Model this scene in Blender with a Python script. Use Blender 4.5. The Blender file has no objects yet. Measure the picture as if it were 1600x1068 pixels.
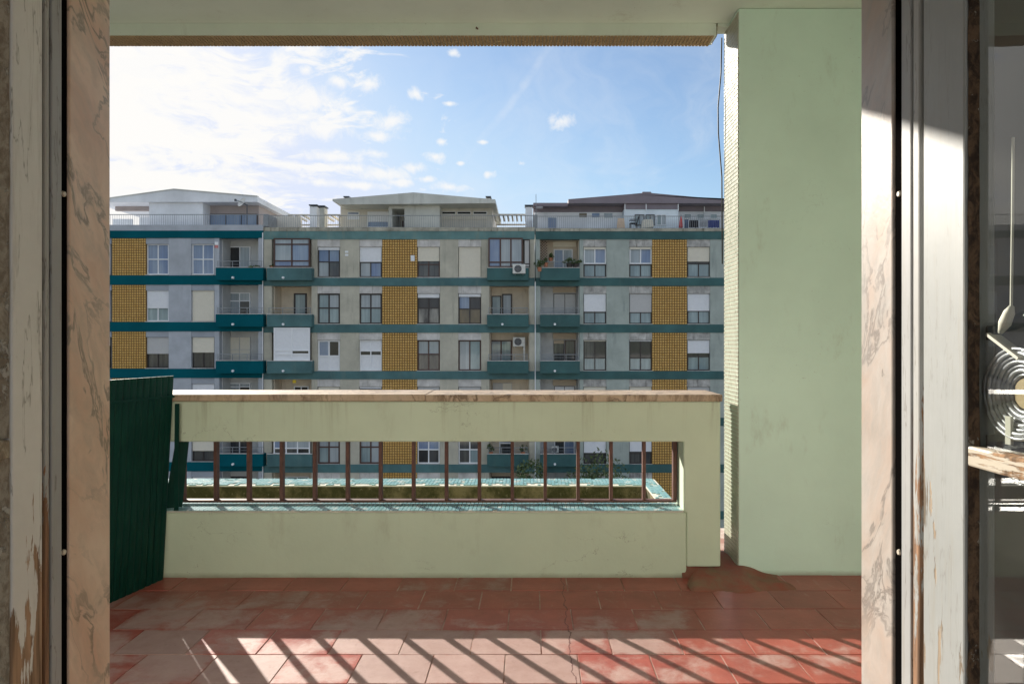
import bpy, bmesh, math, random
from mathutils import Vector, Matrix
random.seed(7)
R = math.radians
sc = bpy.context.scene
col = sc.collection

# ------------------------------------------------------------------ camera
H = 1.25                      # eye height above the balcony floor
FP = 1067.0                   # focal length in 1600-wide pixels
VX, VY = 830.0, 534.0         # vanishing point
cam = bpy.data.cameras.new('camera')
cam.sensor_width = 36.0
cam.lens = 36.0 * FP / 1600.0
cam.shift_x = -30.0 / 1600.0
cam.clip_start = 0.05
cam.clip_end = 3000
co = bpy.data.objects.new('camera', cam)
co.location = (0, 0, H)
co.rotation_euler = (R(90), 0, 0)
col.objects.link(co)
sc.camera = co
sc.view_settings.view_transform = 'Standard'
sc.view_settings.look = 'None'
sc.view_settings.gamma = 1
sc.view_settings.use_curve_mapping = False
sc.view_settings.exposure = 1.3
sc.cycles.use_denoising = True
sc.cycles.max_bounces = 10
sc.cycles.diffuse_bounces = 6
sc.cycles.sample_clamp_indirect = 8

SUN_AZ, SUN_EL = -36.5, 21.0  # azimuth from +Y towards +X, elevation
SKY_STRENGTH = 0.062


class NT:
    """small helper for writing node graphs"""
    def __init__(s, tree):
        s.t = tree; s.n = tree.nodes; s.l = tree.links
    def node(s, typ, **kw):
        n = s.n.new(typ)
        for k, v in kw.items(): setattr(n, k, v)
        return n
    def put(s, sock, v):
        if v is None: return
        if hasattr(v, 'is_linked') or hasattr(v, 'links'): s.l.new(v, sock)
        elif isinstance(v, (tuple, list)):
            sock.default_value = tuple(v) + ((1.0,) if sock.type == 'RGBA' and len(v) == 3 else ())
        else: sock.default_value = v
    def m(s, op, a, b=0.0, c=None, clamp=False):
        n = s.node('ShaderNodeMath', operation=op); n.use_clamp = clamp
        s.put(n.inputs[0], a); s.put(n.inputs[1], b)
        if c is not None: s.put(n.inputs[2], c)
        return n.outputs[0]
    def vm(s, op, a, b=None, out=0):
        n = s.node('ShaderNodeVectorMath', operation=op)
        s.put(n.inputs[0], a)
        if b is not None:
            s.put(n.inputs['Scale'] if op == 'SCALE' else n.inputs[1], b)
        return n.outputs[out]
    def rng(s, v, a, b, c=0.0, d=1.0, smooth=False):
        n = s.node('ShaderNodeMapRange')
        if smooth: n.interpolation_type = 'SMOOTHSTEP'
        s.put(n.inputs[0], v)
        for i, q in enumerate((a, b, c, d)): s.put(n.inputs[i + 1], q)
        return n.outputs[0]
    def mix(s, f, a, b):
        n = s.node('ShaderNodeMix', data_type='RGBA')
        s.put(n.inputs[0], f); s.put(n.inputs[6], a); s.put(n.inputs[7], b)
        return n.outputs[2]
    def noise(s, vec, scale, detail=4.0, rough=0.55, dist=0.0, out=0):
        n = s.node('ShaderNodeTexNoise')
        s.put(n.inputs['Vector'], vec)
        n.inputs['Scale'].default_value = scale
        n.inputs['Detail'].default_value = detail
        n.inputs['Roughness'].default_value = rough
        n.inputs['Distortion'].default_value = dist
        return n.outputs[out]
    def pos(s): return s.node('ShaderNodeNewGeometry').outputs['Position']
    def sep(s, v):
        n = s.node('ShaderNodeSeparateXYZ'); s.put(n.inputs[0], v); return n.outputs
    def comb(s, x, y, z):
        n = s.node('ShaderNodeCombineXYZ')
        for i, q in enumerate((x, y, z)): s.put(n.inputs[i], q)
        return n.outputs[0]


# ------------------------------------------------------------------ sky
world = bpy.data.worlds.new('World'); sc.world = world; world.use_nodes = True
wt = NT(world.node_tree); wt.n.clear()
sky = wt.node('ShaderNodeTexSky', sky_type='NISHITA')
sky.sun_disc = False
sky.sun_elevation = R(SUN_EL); sky.sun_rotation = R(SUN_AZ)
sky.altitude = 0; sky.air_density = 1.0; sky.dust_density = 0.35; sky.ozone_density = 2.2
gen = wt.node('ShaderNodeTexCoord').outputs['Generated']
dirv = wt.vm('NORMALIZE', gen)
dx, dy, dz = wt.sep(dirv)
az = wt.m('ARCTAN2', dx, dy)
el = wt.m('ARCSINE', dz)


def azel(px, py):
    a = math.atan((px - VX) / FP)
    return a, math.atan((VY - py) / FP * math.cos(a))


dzc = wt.m('ADD', wt.m('MAXIMUM', dz, 0.0), 0.16)
plane = wt.comb(wt.m('DIVIDE', dx, dzc), wt.m('DIVIDE', dy, dzc), 0.0)   # a flat cloud deck seen from below
warp = wt.vm('SCALE', wt.vm('SUBTRACT', wt.noise(plane, 1.7, 3, out=1), (0.5, 0.5, 0.5)), 0.5)
plw = wt.vm('ADD', plane, warp)
n1 = wt.noise(plw, 3.4, 9, 0.60)
n2 = wt.noise(wt.vm('MULTIPLY', plw, (0.6, 1.0, 1.0)), 1.3, 5, 0.55)
ae = wt.comb(az, el, 0.0)
nfine = wt.noise(ae, 34.0, 7, 0.66, 0.4)
sund = Vector((math.sin(R(SUN_AZ)) * math.cos(R(SUN_EL)), math.cos(R(SUN_AZ)) * math.cos(R(SUN_EL)), math.sin(R(SUN_EL))))
cosS = wt.vm('DOT_PRODUCT', dirv, tuple(sund), out=1)
ang = wt.m('ARCCOSINE', wt.m('MINIMUM', cosS, 0.9999))
near = wt.rng(ang, 0.12, 0.80, 1.0, 0.0, True)                     # closeness to the sun
# broken mid-level cloud that thickens towards the sun, a thin veil round it
cov = wt.m('ADD', n1, wt.m('MULTIPLY', wt.m('SUBTRACT', n2, 0.5), 0.5))
# a clearing to the right of the sun; elsewhere the deck is broken all round
azd = wt.m('SUBTRACT', az, 0.12)
clear = wt.vm('LENGTH', wt.comb(wt.m('MULTIPLY', azd, 2.0), wt.m('MULTIPLY', wt.m('SUBTRACT', el, 0.24), 2.2), 0), out=1)
clear = wt.rng(clear, 0.35, 1.5, 1.0, 0.0, True)
cov = wt.m('ADD', cov, wt.m('SUBTRACT', 0.22, wt.m('MULTIPLY', clear, 0.34)))  # cloud cover raised out of view too, added to give fill light
cov = wt.m('ADD', cov, wt.m('MULTIPLY', near, 0.16))
c_deck = wt.rng(cov, 0.66, 0.84, 0.0, 1.0, True)
near2 = wt.rng(ang, 0.12, 0.60, 1.0, 0.0, True)
nhi = wt.m('ADD', wt.m('MULTIPLY', wt.noise(plw, 6.5, 10, 0.62, 0.3), 0.7), wt.m('MULTIPLY', wt.noise(wt.vm('MULTIPLY', plw, (0.5, 1.2, 1)), 17.0, 6, 0.6), 0.3))
c_small = wt.rng(wt.m('ADD', nhi, wt.m('MULTIPLY', wt.m('SUBTRACT', near2, 0.5), 0.24)), 0.49, 0.63, 0.0, 0.95, True)
c_deck = wt.m('MAXIMUM', c_deck, c_small)
veil = wt.m('MULTIPLY', wt.rng(ang, 0.05, 0.36, 1.0, 0.0, True), wt.rng(n2, 0.25, 0.7, 0.1, 0.5))
# single small clouds
puffs = [(432, 92, 26, 22), (400, 122, 20, 16), (530, 128, 20, 12), (572, 130, 30, 16), (612, 190, 34, 20), (590, 214, 36, 12),
         (648, 148, 17, 13), (470, 155, 60, 30), (500, 200, 60, 22), (440, 215, 30, 14), (520, 245, 60, 12), (600, 272, 52, 14),
         (650, 262, 24, 12), (540, 262, 60, 10), (702, 292, 40, 10), (762, 272, 13, 9), (878, 190, 34, 17), (706, 84, 12, 7),
         (703, 162, 15, 5), (815, 255, 9, 7), (690, 222, 14, 9), (560, 290, 60, 8), (755, 222, 12, 5), (680, 245, 20, 10), (480, 110, 16, 10), (545, 170, 22, 10), (585, 240, 26, 9), (625, 285, 30, 8), (665, 280, 20, 7), (720, 255, 9, 5), (500, 285, 40, 8), (455, 260, 36, 9)]
acc = None
for (px, py, rx, ry) in puffs:
    a, e = azel(px, py)
    v = wt.vm('MULTIPLY', wt.vm('SUBTRACT', ae, (a, e, 0)), (FP / rx / 1.15, FP / ry / 1.15, 0))
    q = wt.rng(wt.vm('LENGTH', v, out=1), 0.0, 1.3, 1.0, 0.0)
    acc = q if acc is None else wt.m('MAXIMUM', acc, q)
c_puff = wt.rng(wt.m('ADD', wt.m('MULTIPLY', acc, 0.62), nfine), 0.68, 1.12, 0.0, 0.95, True)
# contrail
(a0, e0), (a1, e1) = azel(862, 70), azel(690, 298)
dlen = math.hypot(a1 - a0, e1 - e0); ux, uy = (a1 - a0) / dlen, (e1 - e0) / dlen
ra, re_ = wt.m('SUBTRACT', az, a0), wt.m('SUBTRACT', el, e0)
along = wt.m('ADD', wt.m('MULTIPLY', ra, ux), wt.m('MULTIPLY', re_, uy))
off = wt.m('ABSOLUTE', wt.m('ADD', wt.m('SUBTRACT', wt.m('MULTIPLY', ra, -uy), wt.m('MULTIPLY', re_, -ux)),
                            wt.m('MULTIPLY', wt.m('SUBTRACT', wt.noise(ae, 9, 3), 0.5), 0.012)))
trail = wt.m('MULTIPLY', wt.rng(off, 0.0, 0.014, 1.0, 0.0, True),
             wt.m('MULTIPLY', wt.rng(along, -0.25, 0.02, 0.0, 1.0), wt.rng(along, 0.08, dlen, 0.85, 0.15)))
trail = wt.m('MULTIPLY', trail, wt.rng(wt.noise(ae, 22, 5), 0.3, 0.7, 0.12, 0.5))
# wisps away from the sun
wis = wt.noise(wt.vm('MULTIPLY', plw, (1.0, 0.45, 1.0)), 1.5, 8, 0.64, 0.5)
wisp = wt.m('MULTIPLY', wt.rng(wis, 0.40, 0.74, 0.0, 0.62, True), wt.rng(ang, 0.45, 0.95, 0.25, 1.0))
alpha = wt.m('MAXIMUM', wt.m('MAXIMUM', c_deck, c_puff), wt.m('MAXIMUM', trail, wisp))
alpha = wt.m('MAXIMUM', alpha, veil)
alpha = wt.m('MULTIPLY', alpha, wt.rng(dz, -0.02, 0.05, 0.0, 1.0))
# clouds scatter sunlight forward, so they are whiter and brighter round the sun
cb = wt.m('ADD', 6.2, wt.m('MULTIPLY', near, 0.35))
ccol = wt.vm('SCALE', wt.mix(near, (0.96, 0.98, 1.0), (1.0, 0.985, 0.96)), cb)
sr = wt.node('ShaderNodeSeparateColor'); wt.put(sr.inputs[0], sky.outputs[0])
scb = wt.node('ShaderNodeCombineColor')
for i_, cap in enumerate((4.9, 5.35, 6.5)): wt.put(scb.inputs[i_], wt.m('SMOOTH_MIN', sr.outputs[i_], cap, 2.2))
skyc = scb.outputs[0]
bg = wt.node('ShaderNodeBackground')
wt.put(bg.inputs['Color'], wt.mix(alpha, skyc, ccol))
bg.inputs['Strength'].default_value = SKY_STRENGTH
wo = wt.node('ShaderNodeOutputWorld'); wt.l.new(bg.outputs[0], wo.inputs[0])

# ------------------------------------------------------------------ sun
sl = bpy.data.lights.new('sun', 'SUN'); sl.energy = 3.7; sl.angle = R(0.5); sl.color = (1.0, 0.93, 0.82)
so = bpy.data.objects.new('sun', sl); so.rotation_mode = 'QUATERNION'
so.rotation_quaternion = sund.to_track_quat('Z', 'Y'); so.location = (-20, 28, 20)
col.objects.link(so)

# ------------------------------------------------------------------ materials
MATS = {}


def base_mat(name):
    m = bpy.data.materials.new(name); m.use_nodes = True
    t = NT(m.node_tree)
    b = t.n['Principled BSDF']
    MATS[name] = m
    return m, t, b


def bump(t, b, h, strength=0.3, dist=0.01):
    n = t.node('ShaderNodeBump'); n.inputs['Strength'].default_value = strength; n.inputs['Distance'].default_value = dist
    t.put(n.inputs['Height'], h); t.l.new(n.outputs[0], b.inputs['Normal'])


def paint(name, c, rough=0.6, var=0.12, scale=3.0, streak=None, streak_amt=0.5, bumpv=0.15, spec=0.3, rnd=0.0, fine=40.0):
    """painted surface: slow tone change, fine grain, optional vertical dirt streaks"""
    m, t, b = base_mat(name)
    p = t.pos()
    n = t.noise(p, scale, 6, 0.6)
    d = tuple(max(0, x * (1 - var * 1.6)) for x in c); l = tuple(min(1, x * (1 + var)) for x in c)
    cc = t.mix(t.rng(n, 0.3, 0.7), d, l)
    if rnd:
        oi = t.node('ShaderNodeObjectInfo').outputs['Random']
        cc = t.vm('SCALE', cc, t.rng(oi, 0, 1, 1 - rnd, 1 + rnd))
    if streak:
        sp = t.vm('MULTIPLY', p, (1.0, 1.0, 0.12))
        sn = t.noise(sp, scale * 3.2, 6, 0.65)
        cc = t.mix(t.m('MULTIPLY', t.rng(sn, 0.52, 0.78, 0, 1, True), streak_amt), cc, streak)
    t.put(b.inputs['Base Color'], cc)
    b.inputs['Roughness'].default_value = rough
    b.inputs['Specular IOR Level'].default_value = spec
    if bumpv: bump(t, b, t.noise(p, fine, 4, 0.6), bumpv, 0.004)
    return m


def green_wall(name, c, dirt_z=None, run_z=None, cracks=.45):
    m, t, b = base_mat(name)
    p = t.pos(); x, y, z = t.sep(p)
    cc = t.mix(t.rng(t.noise(p, 1.1, 5, 0.6), 0.3, 0.7), tuple(q * 0.90 for q in c), tuple(min(1, q * 1.07) for q in c))
    # rub marks, spots, fine cracks
    sm = t.noise(t.vm('MULTIPLY', p, (1, 1, .35)), 6.0, 7, 0.7)
    cc = t.mix(t.m('MULTIPLY', t.rng(sm, 0.56, 0.78, 0, 1, True), 0.35), cc, (0.30, 0.28, 0.19))
    spots = t.noise(p, 60.0, 3, 0.7)
    area = t.rng(t.noise(p, 2.4, 3), 0.50, 0.72)
    cc = t.mix(t.m('MULTIPLY', t.m('MULTIPLY', t.rng(spots, 0.66, 0.72), area), 0.6), cc, (0.20, 0.18, 0.12))
    ridge = t.m('ABSOLUTE', t.m('SUBTRACT', t.noise(t.vm('MULTIPLY', p, (1, 1, 1.5)), 1.9, 6, 0.62, 0.3), 0.5))
    ck = t.m('MULTIPLY', t.rng(ridge, 0.0008, 0.0022, 1.0, 0.0), t.rng(t.noise(t.vm('ADD', p, (3.1, 0, 1.7)), 1.3, 2), 0.56, 0.64))
    cc = t.mix(t.m('MULTIPLY', ck, cracks), cc, (0.12, 0.11, 0.07))
    if run_z is not None:
        rn = t.noise(t.vm('MULTIPLY', p, (1, 1, .05)), 13, 6, .7)
        ru = t.m('MULTIPLY', t.rng(rn, .50, .72, 0, 1, True), t.rng(z, run_z - .22, run_z, 0.05, 1.0))
        cc = t.mix(t.m('MULTIPLY', ru, .55), cc, (0.26, 0.24, 0.14))
    if dirt_z is not None:
        g = t.m('ADD', t.rng(z, dirt_z, dirt_z + 0.045, 0.9, 0.0), t.m('MULTIPLY', t.m('SUBTRACT', t.noise(t.vm('MULTIPLY', p, (1, 1, 3)), 7, 6, .7), 0.5), 0.6))
        cc = t.mix(t.rng(g, 0.35, 1.1, 0, 0.75), cc, (0.14, 0.12, 0.055))
    t.put(b.inputs['Base Color'], cc)
    b.inputs['Roughness'].default_value = 0.55
    b.inputs['Specular IOR Level'].default_value = 0.3
    h = t.m('ADD', t.m('MULTIPLY', t.noise(p, 5, 4), 1.5), t.m('MULTIPLY', t.noise(p, 70, 3), 0.14))
    h = t.m('SUBTRACT', h, t.m('MULTIPLY', ck, 0.4 * cracks))
    bump(t, b, h, 0.25, 0.012)
    return m


def marble(name, c1, c2, vein, vs=7.0, rough=0.35, stain=None, diag=False):
    m, t, b = base_mat(name)
    p = t.pos()
    x, y, z = t.sep(p)
    q = t.comb(x, t.m('ADD', t.m('MULTIPLY', y, 1.0), t.m('MULTIPLY', z, .55)), t.m('ADD', t.m('MULTIPLY', z, .50), t.m('MULTIPLY', y, -.35))) if diag else t.vm('MULTIPLY', p, (1, 1, 0.6))
    w = t.vm('ADD', q, t.vm('SCALE', t.vm('SUBTRACT', t.noise(q, 5, 4, out=1), (.5, .5, .5)), 0.18))
    cc = t.mix(t.rng(t.noise(w, vs * 0.8, 5, 0.6), 0.32, 0.68), c1, c2)
    r1 = t.m('ABSOLUTE', t.m('SUBTRACT', t.noise(t.vm('ADD', w, (0, 0, 3)), vs * 0.55, 7, 0.6, 0.6), 0.5))
    f = t.m('MULTIPLY', t.rng(r1, 0.0, 0.030, 1.0, 0.0, True), t.rng(t.noise(q, vs * .5, 3), 0.34, 0.54, .15, 1))
    cc = t.mix(t.m('MULTIPLY', f, 0.85), cc, vein)
    cl = t.noise(t.vm('ADD', w, (5, 1, 0)), vs * 1.6, 8, 0.7)
    cc = t.mix(t.rng(cl, 0.44, 0.70, 0, 0.7), cc, tuple(0.5 * (a + bb) for a, bb in zip(vein, c1)))
    if stain:
        sn = t.noise(t.vm('MULTIPLY', p, (1, 1, 0.25)), 16, 7, 0.7)
        cc = t.mix(t.rng(sn, 0.5, 0.68, 0, 0.8, True), cc, stain)
    t.put(b.inputs['Base Color'], cc)
    b.inputs['Roughness'].default_value = rough
    bump(t, b, t.noise(p, 90, 3), 0.08, 0.003)
    return m


def peeling(name, c, wood, amount, zlo=None, zhi=None, hairs=.6, axis=2):
    """old brush paint over wood; 'amount' of bare wood, more of it between zlo (most) and zhi (least)"""
    m, t, b = base_mat(name)
    p = t.pos(); x, y, z = t.sep(p)
    st = (1.0, 1.0, 0.10) if axis == 2 else (0.1, 0.1, 1.0)
    q = t.vm('MULTIPLY', p, st)
    n = t.noise(q, 42.0, 7, 0.68, 0.35)
    n = t.m('ADD', n, t.m('MULTIPLY', t.m('SUBTRACT', t.noise(p, 6.0, 5, 0.6), 0.5), 0.55))
    thr = 0.74 - amount
    if zlo is not None: thr = t.m('ADD', thr, t.rng(z, zlo, zhi, -0.34, 0.06))
    f = t.rng(n, thr, t.m('ADD', thr, 0.025) if not isinstance(thr, float) else thr + 0.025)
    pc = t.mix(t.rng(t.noise(p, 3.0, 6, 0.7), 0.3, 0.7), tuple(v * 0.82 for v in c), c)
    dirty = t.noise(q, 30.0, 8, 0.75)
    pc = t.mix(t.rng(dirty, 0.55, 0.8, 0, 0.55), pc, (0.30, 0.26, 0.19))
    hair = t.m('ABSOLUTE', t.m('SUBTRACT', t.noise(q, 22.0, 5, 0.6), 0.5))
    pc = t.mix(t.m('MULTIPLY', t.rng(hair, 0.0, 0.008, 1, 0), hairs), pc, (0.12, 0.10, 0.07))
    ring = t.noise(t.vm('MULTIPLY', p, (1.0, 1.0, 0.05)), 95.0, 3, 0.5, 0.3)
    wc = t.mix(t.rng(ring, 0.35, 0.65), tuple(v * 0.45 for v in wood), tuple(min(1, v * 1.25) for v in wood))
    t.put(b.inputs['Base Color'], t.mix(f, pc, wc))
    t.put(b.inputs['Roughness'], t.rng(f, 0, 1, 0.42, 0.8))
    b.inputs['Specular IOR Level'].default_value = 0.35
    hh = t.m('ADD', t.m('MULTIPLY', f, -1.0), t.m('MULTIPLY', n, 0.35))
    bump(t, b, hh, 0.5, 0.003)
    return m


def simple(name, c, rough=0.5, metal=0.0, spec=0.5, var=0.1, scale=8.0):
    m, t, b = base_mat(name)
    n = t.noise(t.pos(), scale, 4)
    t.put(b.inputs['Base Color'], t.mix(t.rng(n, .3, .7), tuple(x * (1 - var) for x in c), tuple(min(1, x * (1 + var)) for x in c)))
    b.inputs['Roughness'].default_value = rough
    b.inputs['Metallic'].default_value = metal
    b.inputs['Specular IOR Level'].default_value = spec
    return m


def pane_mat(name, c, c2=None, rough=0.04, fold=0.0):
    """far window pane: curtain, dark room or reflected sky put into one glossy base colour"""
    m, t, b = base_mat(name)
    p = t.pos()
    n = t.noise(t.vm('MULTIPLY', p, (1, 1, .3)), 1.4, 4)
    cc = t.mix(t.rng(n, .35, .65), c, c2 or tuple(x * 0.6 for x in c))
    if fold:
        w = t.noise(t.vm('MULTIPLY', p, (1, 1, 0.02)), 9.0, 2)
        cc = t.mix(t.m('MULTIPLY', t.rng(w, .35, .65), fold), cc, tuple(x * 0.5 for x in c))
    t.put(b.inputs['Base Color'], cc)
    b.inputs['Roughness'].default_value = rough
    b.inputs['IOR'].default_value = 1.5
    n2 = t.noise(p, 0.9, 2)
    bump(t, b, n2, 0.05, 0.05)
    return m


def tile_mat(name, c, c2, rough=0.3, sc_=30.0, white=None, wamt=0.0, flip=(0, 0, 0)):
    m, t, b = base_mat(name)
    p = t.pos()
    vor = t.node('ShaderNodeTexVoronoi'); t.put(vor.inputs['Vector'], p); vor.inputs['Scale'].default_value = sc_
    r = t.sep(vor.outputs['Color'])[0]
    cc = t.mix(t.m('ADD', t.m('MULTIPLY', r, .6), t.m('MULTIPLY', t.rng(t.noise(p, 2.5, 4), .3, .7), .4)), c, c2)
    if white:
        cc = t.mix(t.rng(t.noise(p, 14, 6, .7), .56 - wamt, .66 - wamt), cc, white)
    t.put(b.inputs['Base Color'], cc)
    b.inputs['Roughness'].default_value = rough
    return m


# far buildings
paint('pier_pale_blue', (0.44, 0.47, 0.52), streak=(0.28, 0.31, 0.34), streak_amt=.45, scale=.9, fine=8)
paint('pier_stone', (0.50, 0.48, 0.40), streak=(0.22, 0.22, 0.18), streak_amt=.7, scale=1.0, fine=8)
paint('pier_green_grey', (0.39, 0.44, 0.41), streak=(0.18, 0.215, 0.21), streak_amt=.75, scale=1.0, fine=8)
paint('band_teal', (0.001, 0.095, 0.125), streak=(0.003, 0.075, 0.09), streak_amt=.3, scale=.5, rough=.8, spec=.08)
paint('band_faded', (0.075, 0.17, 0.18), streak=(0.12, 0.19, 0.18), streak_amt=.6, scale=.7, var=.2)
paint('band_dark', (0.045, 0.125, 0.128), streak=(0.07, 0.14, 0.135), streak_amt=.6, scale=.7, var=.2)
paint('band_top_faded', (0.13, 0.25, 0.25), streak=(0.24, 0.26, 0.20), streak_amt=.7, scale=.8, var=.2)
paint('lintel_pale', (0.62, 0.60, 0.58), streak=(0.26, 0.25, 0.22), streak_amt=.75, scale=1.6, var=.2)
paint('lintel_stained', (0.48, 0.47, 0.45), streak=(0.075, 0.065, 0.055), streak_amt=1.0, scale=2.2, var=.35)
paint('lintel_blue', (0.36, 0.39, 0.44), scale=.6)
paint('recess_beige', (0.64, 0.56, 0.45), streak=(0.25, 0.22, 0.18), streak_amt=.4, scale=.7)
paint('recess_grey', (0.56, 0.57, 0.57), streak=(0.25, 0.25, 0.24), streak_amt=.3, scale=.7)
paint('pent_white', (0.82, 0.84, 0.88), scale=.5, streak=(0.5, 0.5, 0.5), streak_amt=.3)
paint('pent_concrete', (0.62, 0.63, 0.59), scale=.6, streak=(0.25, 0.26, 0.23), streak_amt=.6)
paint('pent_beige', (0.66, 0.63, 0.57), scale=.6, streak=(0.33, 0.30, 0.25), streak_amt=.5)
paint('pent_pale_blue', (0.74, 0.82, 0.88), scale=.6)
paint('soffit_pink', (0.44, 0.38, 0.37), scale=.6)
paint('roof_plum', (0.25, 0.215, 0.245), scale=.5, var=.1)
paint('ledge_stained', (0.42, 0.40, 0.33), streak=(0.07, 0.06, 0.04), streak_amt=1.0, scale=1.6, var=.3)
simple('shutter_white', (0.76, 0.78, 0.82), .5, var=.03)
simple('shutter_cream', (0.72, 0.68, 0.58), .55, var=.03)
simple('shutter_grey', (0.52, 0.52, 0.52), .55, var=.03)
simple('shutter_tan', (0.47, 0.38, 0.28), .6, var=.03)
simple('frame_white', (0.80, 0.82, 0.85), .45, var=.03)
simple('frame_dark', (0.030, 0.022, 0.022), .45)
simple('frame_brown', (0.075, 0.035, 0.028), .5)
pane_mat('pane_curtain', (0.36, 0.46, 0.48), (0.20, 0.28, 0.31), fold=.5)
pane_mat('pane_pale', (0.42, 0.47, 0.50), (0.33, 0.38, 0.42), fold=.4)
pane_mat('pane_blue', (0.17, 0.24, 0.40), (0.30, 0.37, 0.48), fold=.3)  # blue curtains, and sky reflection put into the base colour
pane_mat('pane_dark', (0.022, 0.024, 0.028), (0.05, 0.05, 0.05))
pane_mat('pane_dusk', (0.05, 0.055, 0.065), (0.13, 0.13, 0.12), fold=.5)
pane_mat('pane_patterned', (0.05, 0.05, 0.05), (0.45, 0.44, 0.40))
pane_mat('pane_ochre', (0.22, 0.17, 0.10), (0.12, 0.10, 0.07))
tile_mat('tile_ochre', (0.62, 0.36, 0.09), (0.74, 0.48, 0.15), .3, 7.0)
simple('grout_brown', (0.20, 0.12, 0.04), .8)
simple('rail_grey', (0.26, 0.28, 0.30), .5)
simple('rail_dark', (0.06, 0.07, 0.09), .5)
simple('ac_white', (0.66, 0.66, 0.63), .45)
simple('ac_dark', (0.07, 0.07, 0.075), .5)
simple('terracotta', (0.42, 0.17, 0.09), .7)
simple('cloth_black', (0.025, 0.026, 0.035), .8)
simple('cloth_blue', (0.03, 0.05, 0.22), .8)
simple('cloth_denim', (0.12, 0.17, 0.27), .8)
simple('cloth_red', (0.60, 0.10, 0.10), .7)
simple('cloth_grey', (0.36, 0.38, 0.42), .8)
simple('board_beige', (0.58, 0.43, 0.30), .7)
simple('plastic_white', (0.62, 0.60, 0.52), .5)
simple('sign_yellow', (0.60, 0.42, 0.02), .5)
simple('sign_red', (0.55, 0.20, 0.20), .5)
simple('asphalt', (0.05, 0.05, 0.052), .9, scale=1.0)
simple('paving', (0.22, 0.21, 0.20), .85, scale=1.0)
simple('ground_soil', (0.12, 0.11, 0.085), .9, scale=.4)
simple('bark', (0.10, 0.07, 0.045), .85)
m, t, b = base_mat('leaf')
lr = t.node('ShaderNodeNewGeometry')
try: rp = lr.outputs['Random Per Island']
except Exception: rp = .5
t.put(b.inputs['Base Color'], t.mix(rp, (0.035, 0.065, 0.02), (0.11, 0.15, 0.05)))
b.inputs['Roughness'].default_value = .5
simple('road_white', (0.6, 0.6, 0.58), .7)

# our balcony
green_wall('green_paint', (0.625, 0.715, 0.56), 0.0, .94)
green_wall('green_pillar', (0.665, 0.855, 0.75), 0.0, cracks=0.12)
green_wall('green_ceiling', (0.70, 0.79, 0.70), cracks=.15)
paint('cream_wall', (0.76, 0.76, 0.72), rough=.7, scale=1.2, streak=(0.45, 0.42, 0.33), streak_amt=.3)
marble('marble_pink_lifted', (0.80, 0.62, 0.50), (0.68, 0.45, 0.33), (0.20, 0.17, 0.13), 13, diag=True)  # shaded left jamb: same marble, colour raised to make up for the shade
marble('marble_pink_dimmed', (0.47, 0.45, 0.43), (0.45, 0.34, 0.28), (0.19, 0.165, 0.15), 13, diag=True)  # sunlit right jamb: same marble, colour lowered against the sun
marble('marble_coping', (0.60, 0.47, 0.35), (0.47, 0.34, 0.22), (0.13, 0.08, 0.04), 5.0, .5, stain=(0.15, 0.085, 0.04))
tile_mat('tile_turquoise', (0.16, 0.36, 0.39), (0.30, 0.49, 0.51), .28, 45.0, white=(0.70, 0.70, 0.66), wamt=.02)
simple('mortar_white', (0.62, 0.59, 0.52), .85, var=.2, scale=20)
tile_mat('tile_cream', (0.40, 0.40, 0.32), (0.50, 0.50, 0.41), .3, 45.0)
tile_mat('tile_brown', (0.34, 0.24, 0.12), (0.44, 0.32, 0.17), .4, 45.0)
simple('grout_dirty', (0.20, 0.17, 0.10), .9)
simple('rust_brown', (0.125, 0.050, 0.036), .55, var=.25, scale=25)
simple('bracket_dark', (0.05, 0.045, 0.03), .7)
m, t, b = base_mat('mossy_concrete')
p = t.pos()
f = t.noise(t.vm('MULTIPLY', p, (1, 1, .8)), 6.0, 7, .68)
cc = t.mix(t.rng(f, .40, .62, 0, 1, True), (0.042, 0.038, 0.008), (0.17, 0.135, 0.065))
cc = t.mix(t.rng(t.noise(p, 22, 6, .7), .6, .75), cc, (0.32, 0.27, 0.17))
t.put(b.inputs['Base Color'], cc); b.inputs['Roughness'].default_value = .95
bump(t, b, t.noise(p, 30, 6, .7), .6, .02)

m, t, b = base_mat('floor_tile_red')
p = t.pos(); x, y, z = t.sep(p)
rnd = t.node('ShaderNodeObjectInfo').outputs['Random']
loc = t.node('ShaderNodeTexCoord').outputs['Object']
lx, ly, lz = t.sep(loc)
edge = t.m('MAXIMUM', t.m('DIVIDE', t.m('ABSOLUTE', lx), .143), t.m('DIVIDE', t.m('ABSOLUTE', ly), .117))
warpv = t.vm('ADD', p, t.vm('SCALE', t.vm('SUBTRACT', t.noise(p, 5.0, 5, out=1), (.5, .5, .5)), .2))
blot = t.m('ADD', t.m('MULTIPLY', t.noise(warpv, 4.2, 8, .70), 1.15), -.075)
wet = t.m('ADD', blot, t.m('MULTIPLY', t.m('SUBTRACT', rnd, .5), .30))
wet = t.m('ADD', wet, t.rng(edge, .72, 1.0, 0.0, .10, True))    # damp creeps in from the joints
wet = t.m('ADD', wet, t.rng(y, 2.80, 3.40, -.16, .17))          # never dries out along the parapet
wet = t.m('ADD', wet, t.rng(x, 0.05, 0.85, 0.0, .25))           # nor at the drain end
wetf = t.rng(wet, .40, .66, 0, 1, True)
dusty = t.mix(t.rng(t.noise(p, 9, 6, .7), .3, .7), (0.40, 0.245, 0.215), (0.50, 0.335, 0.305))
redc = t.mix(t.rng(t.noise(p, 5, 6, .7), .3, .7), (0.27, 0.048, 0.032), (0.42, 0.095, 0.068))
cc = t.mix(t.m('MULTIPLY', wetf, .90), dusty, redc)
cc = t.vm('SCALE', cc, t.rng(rnd, 0, 1, .88, 1.1))
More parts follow.
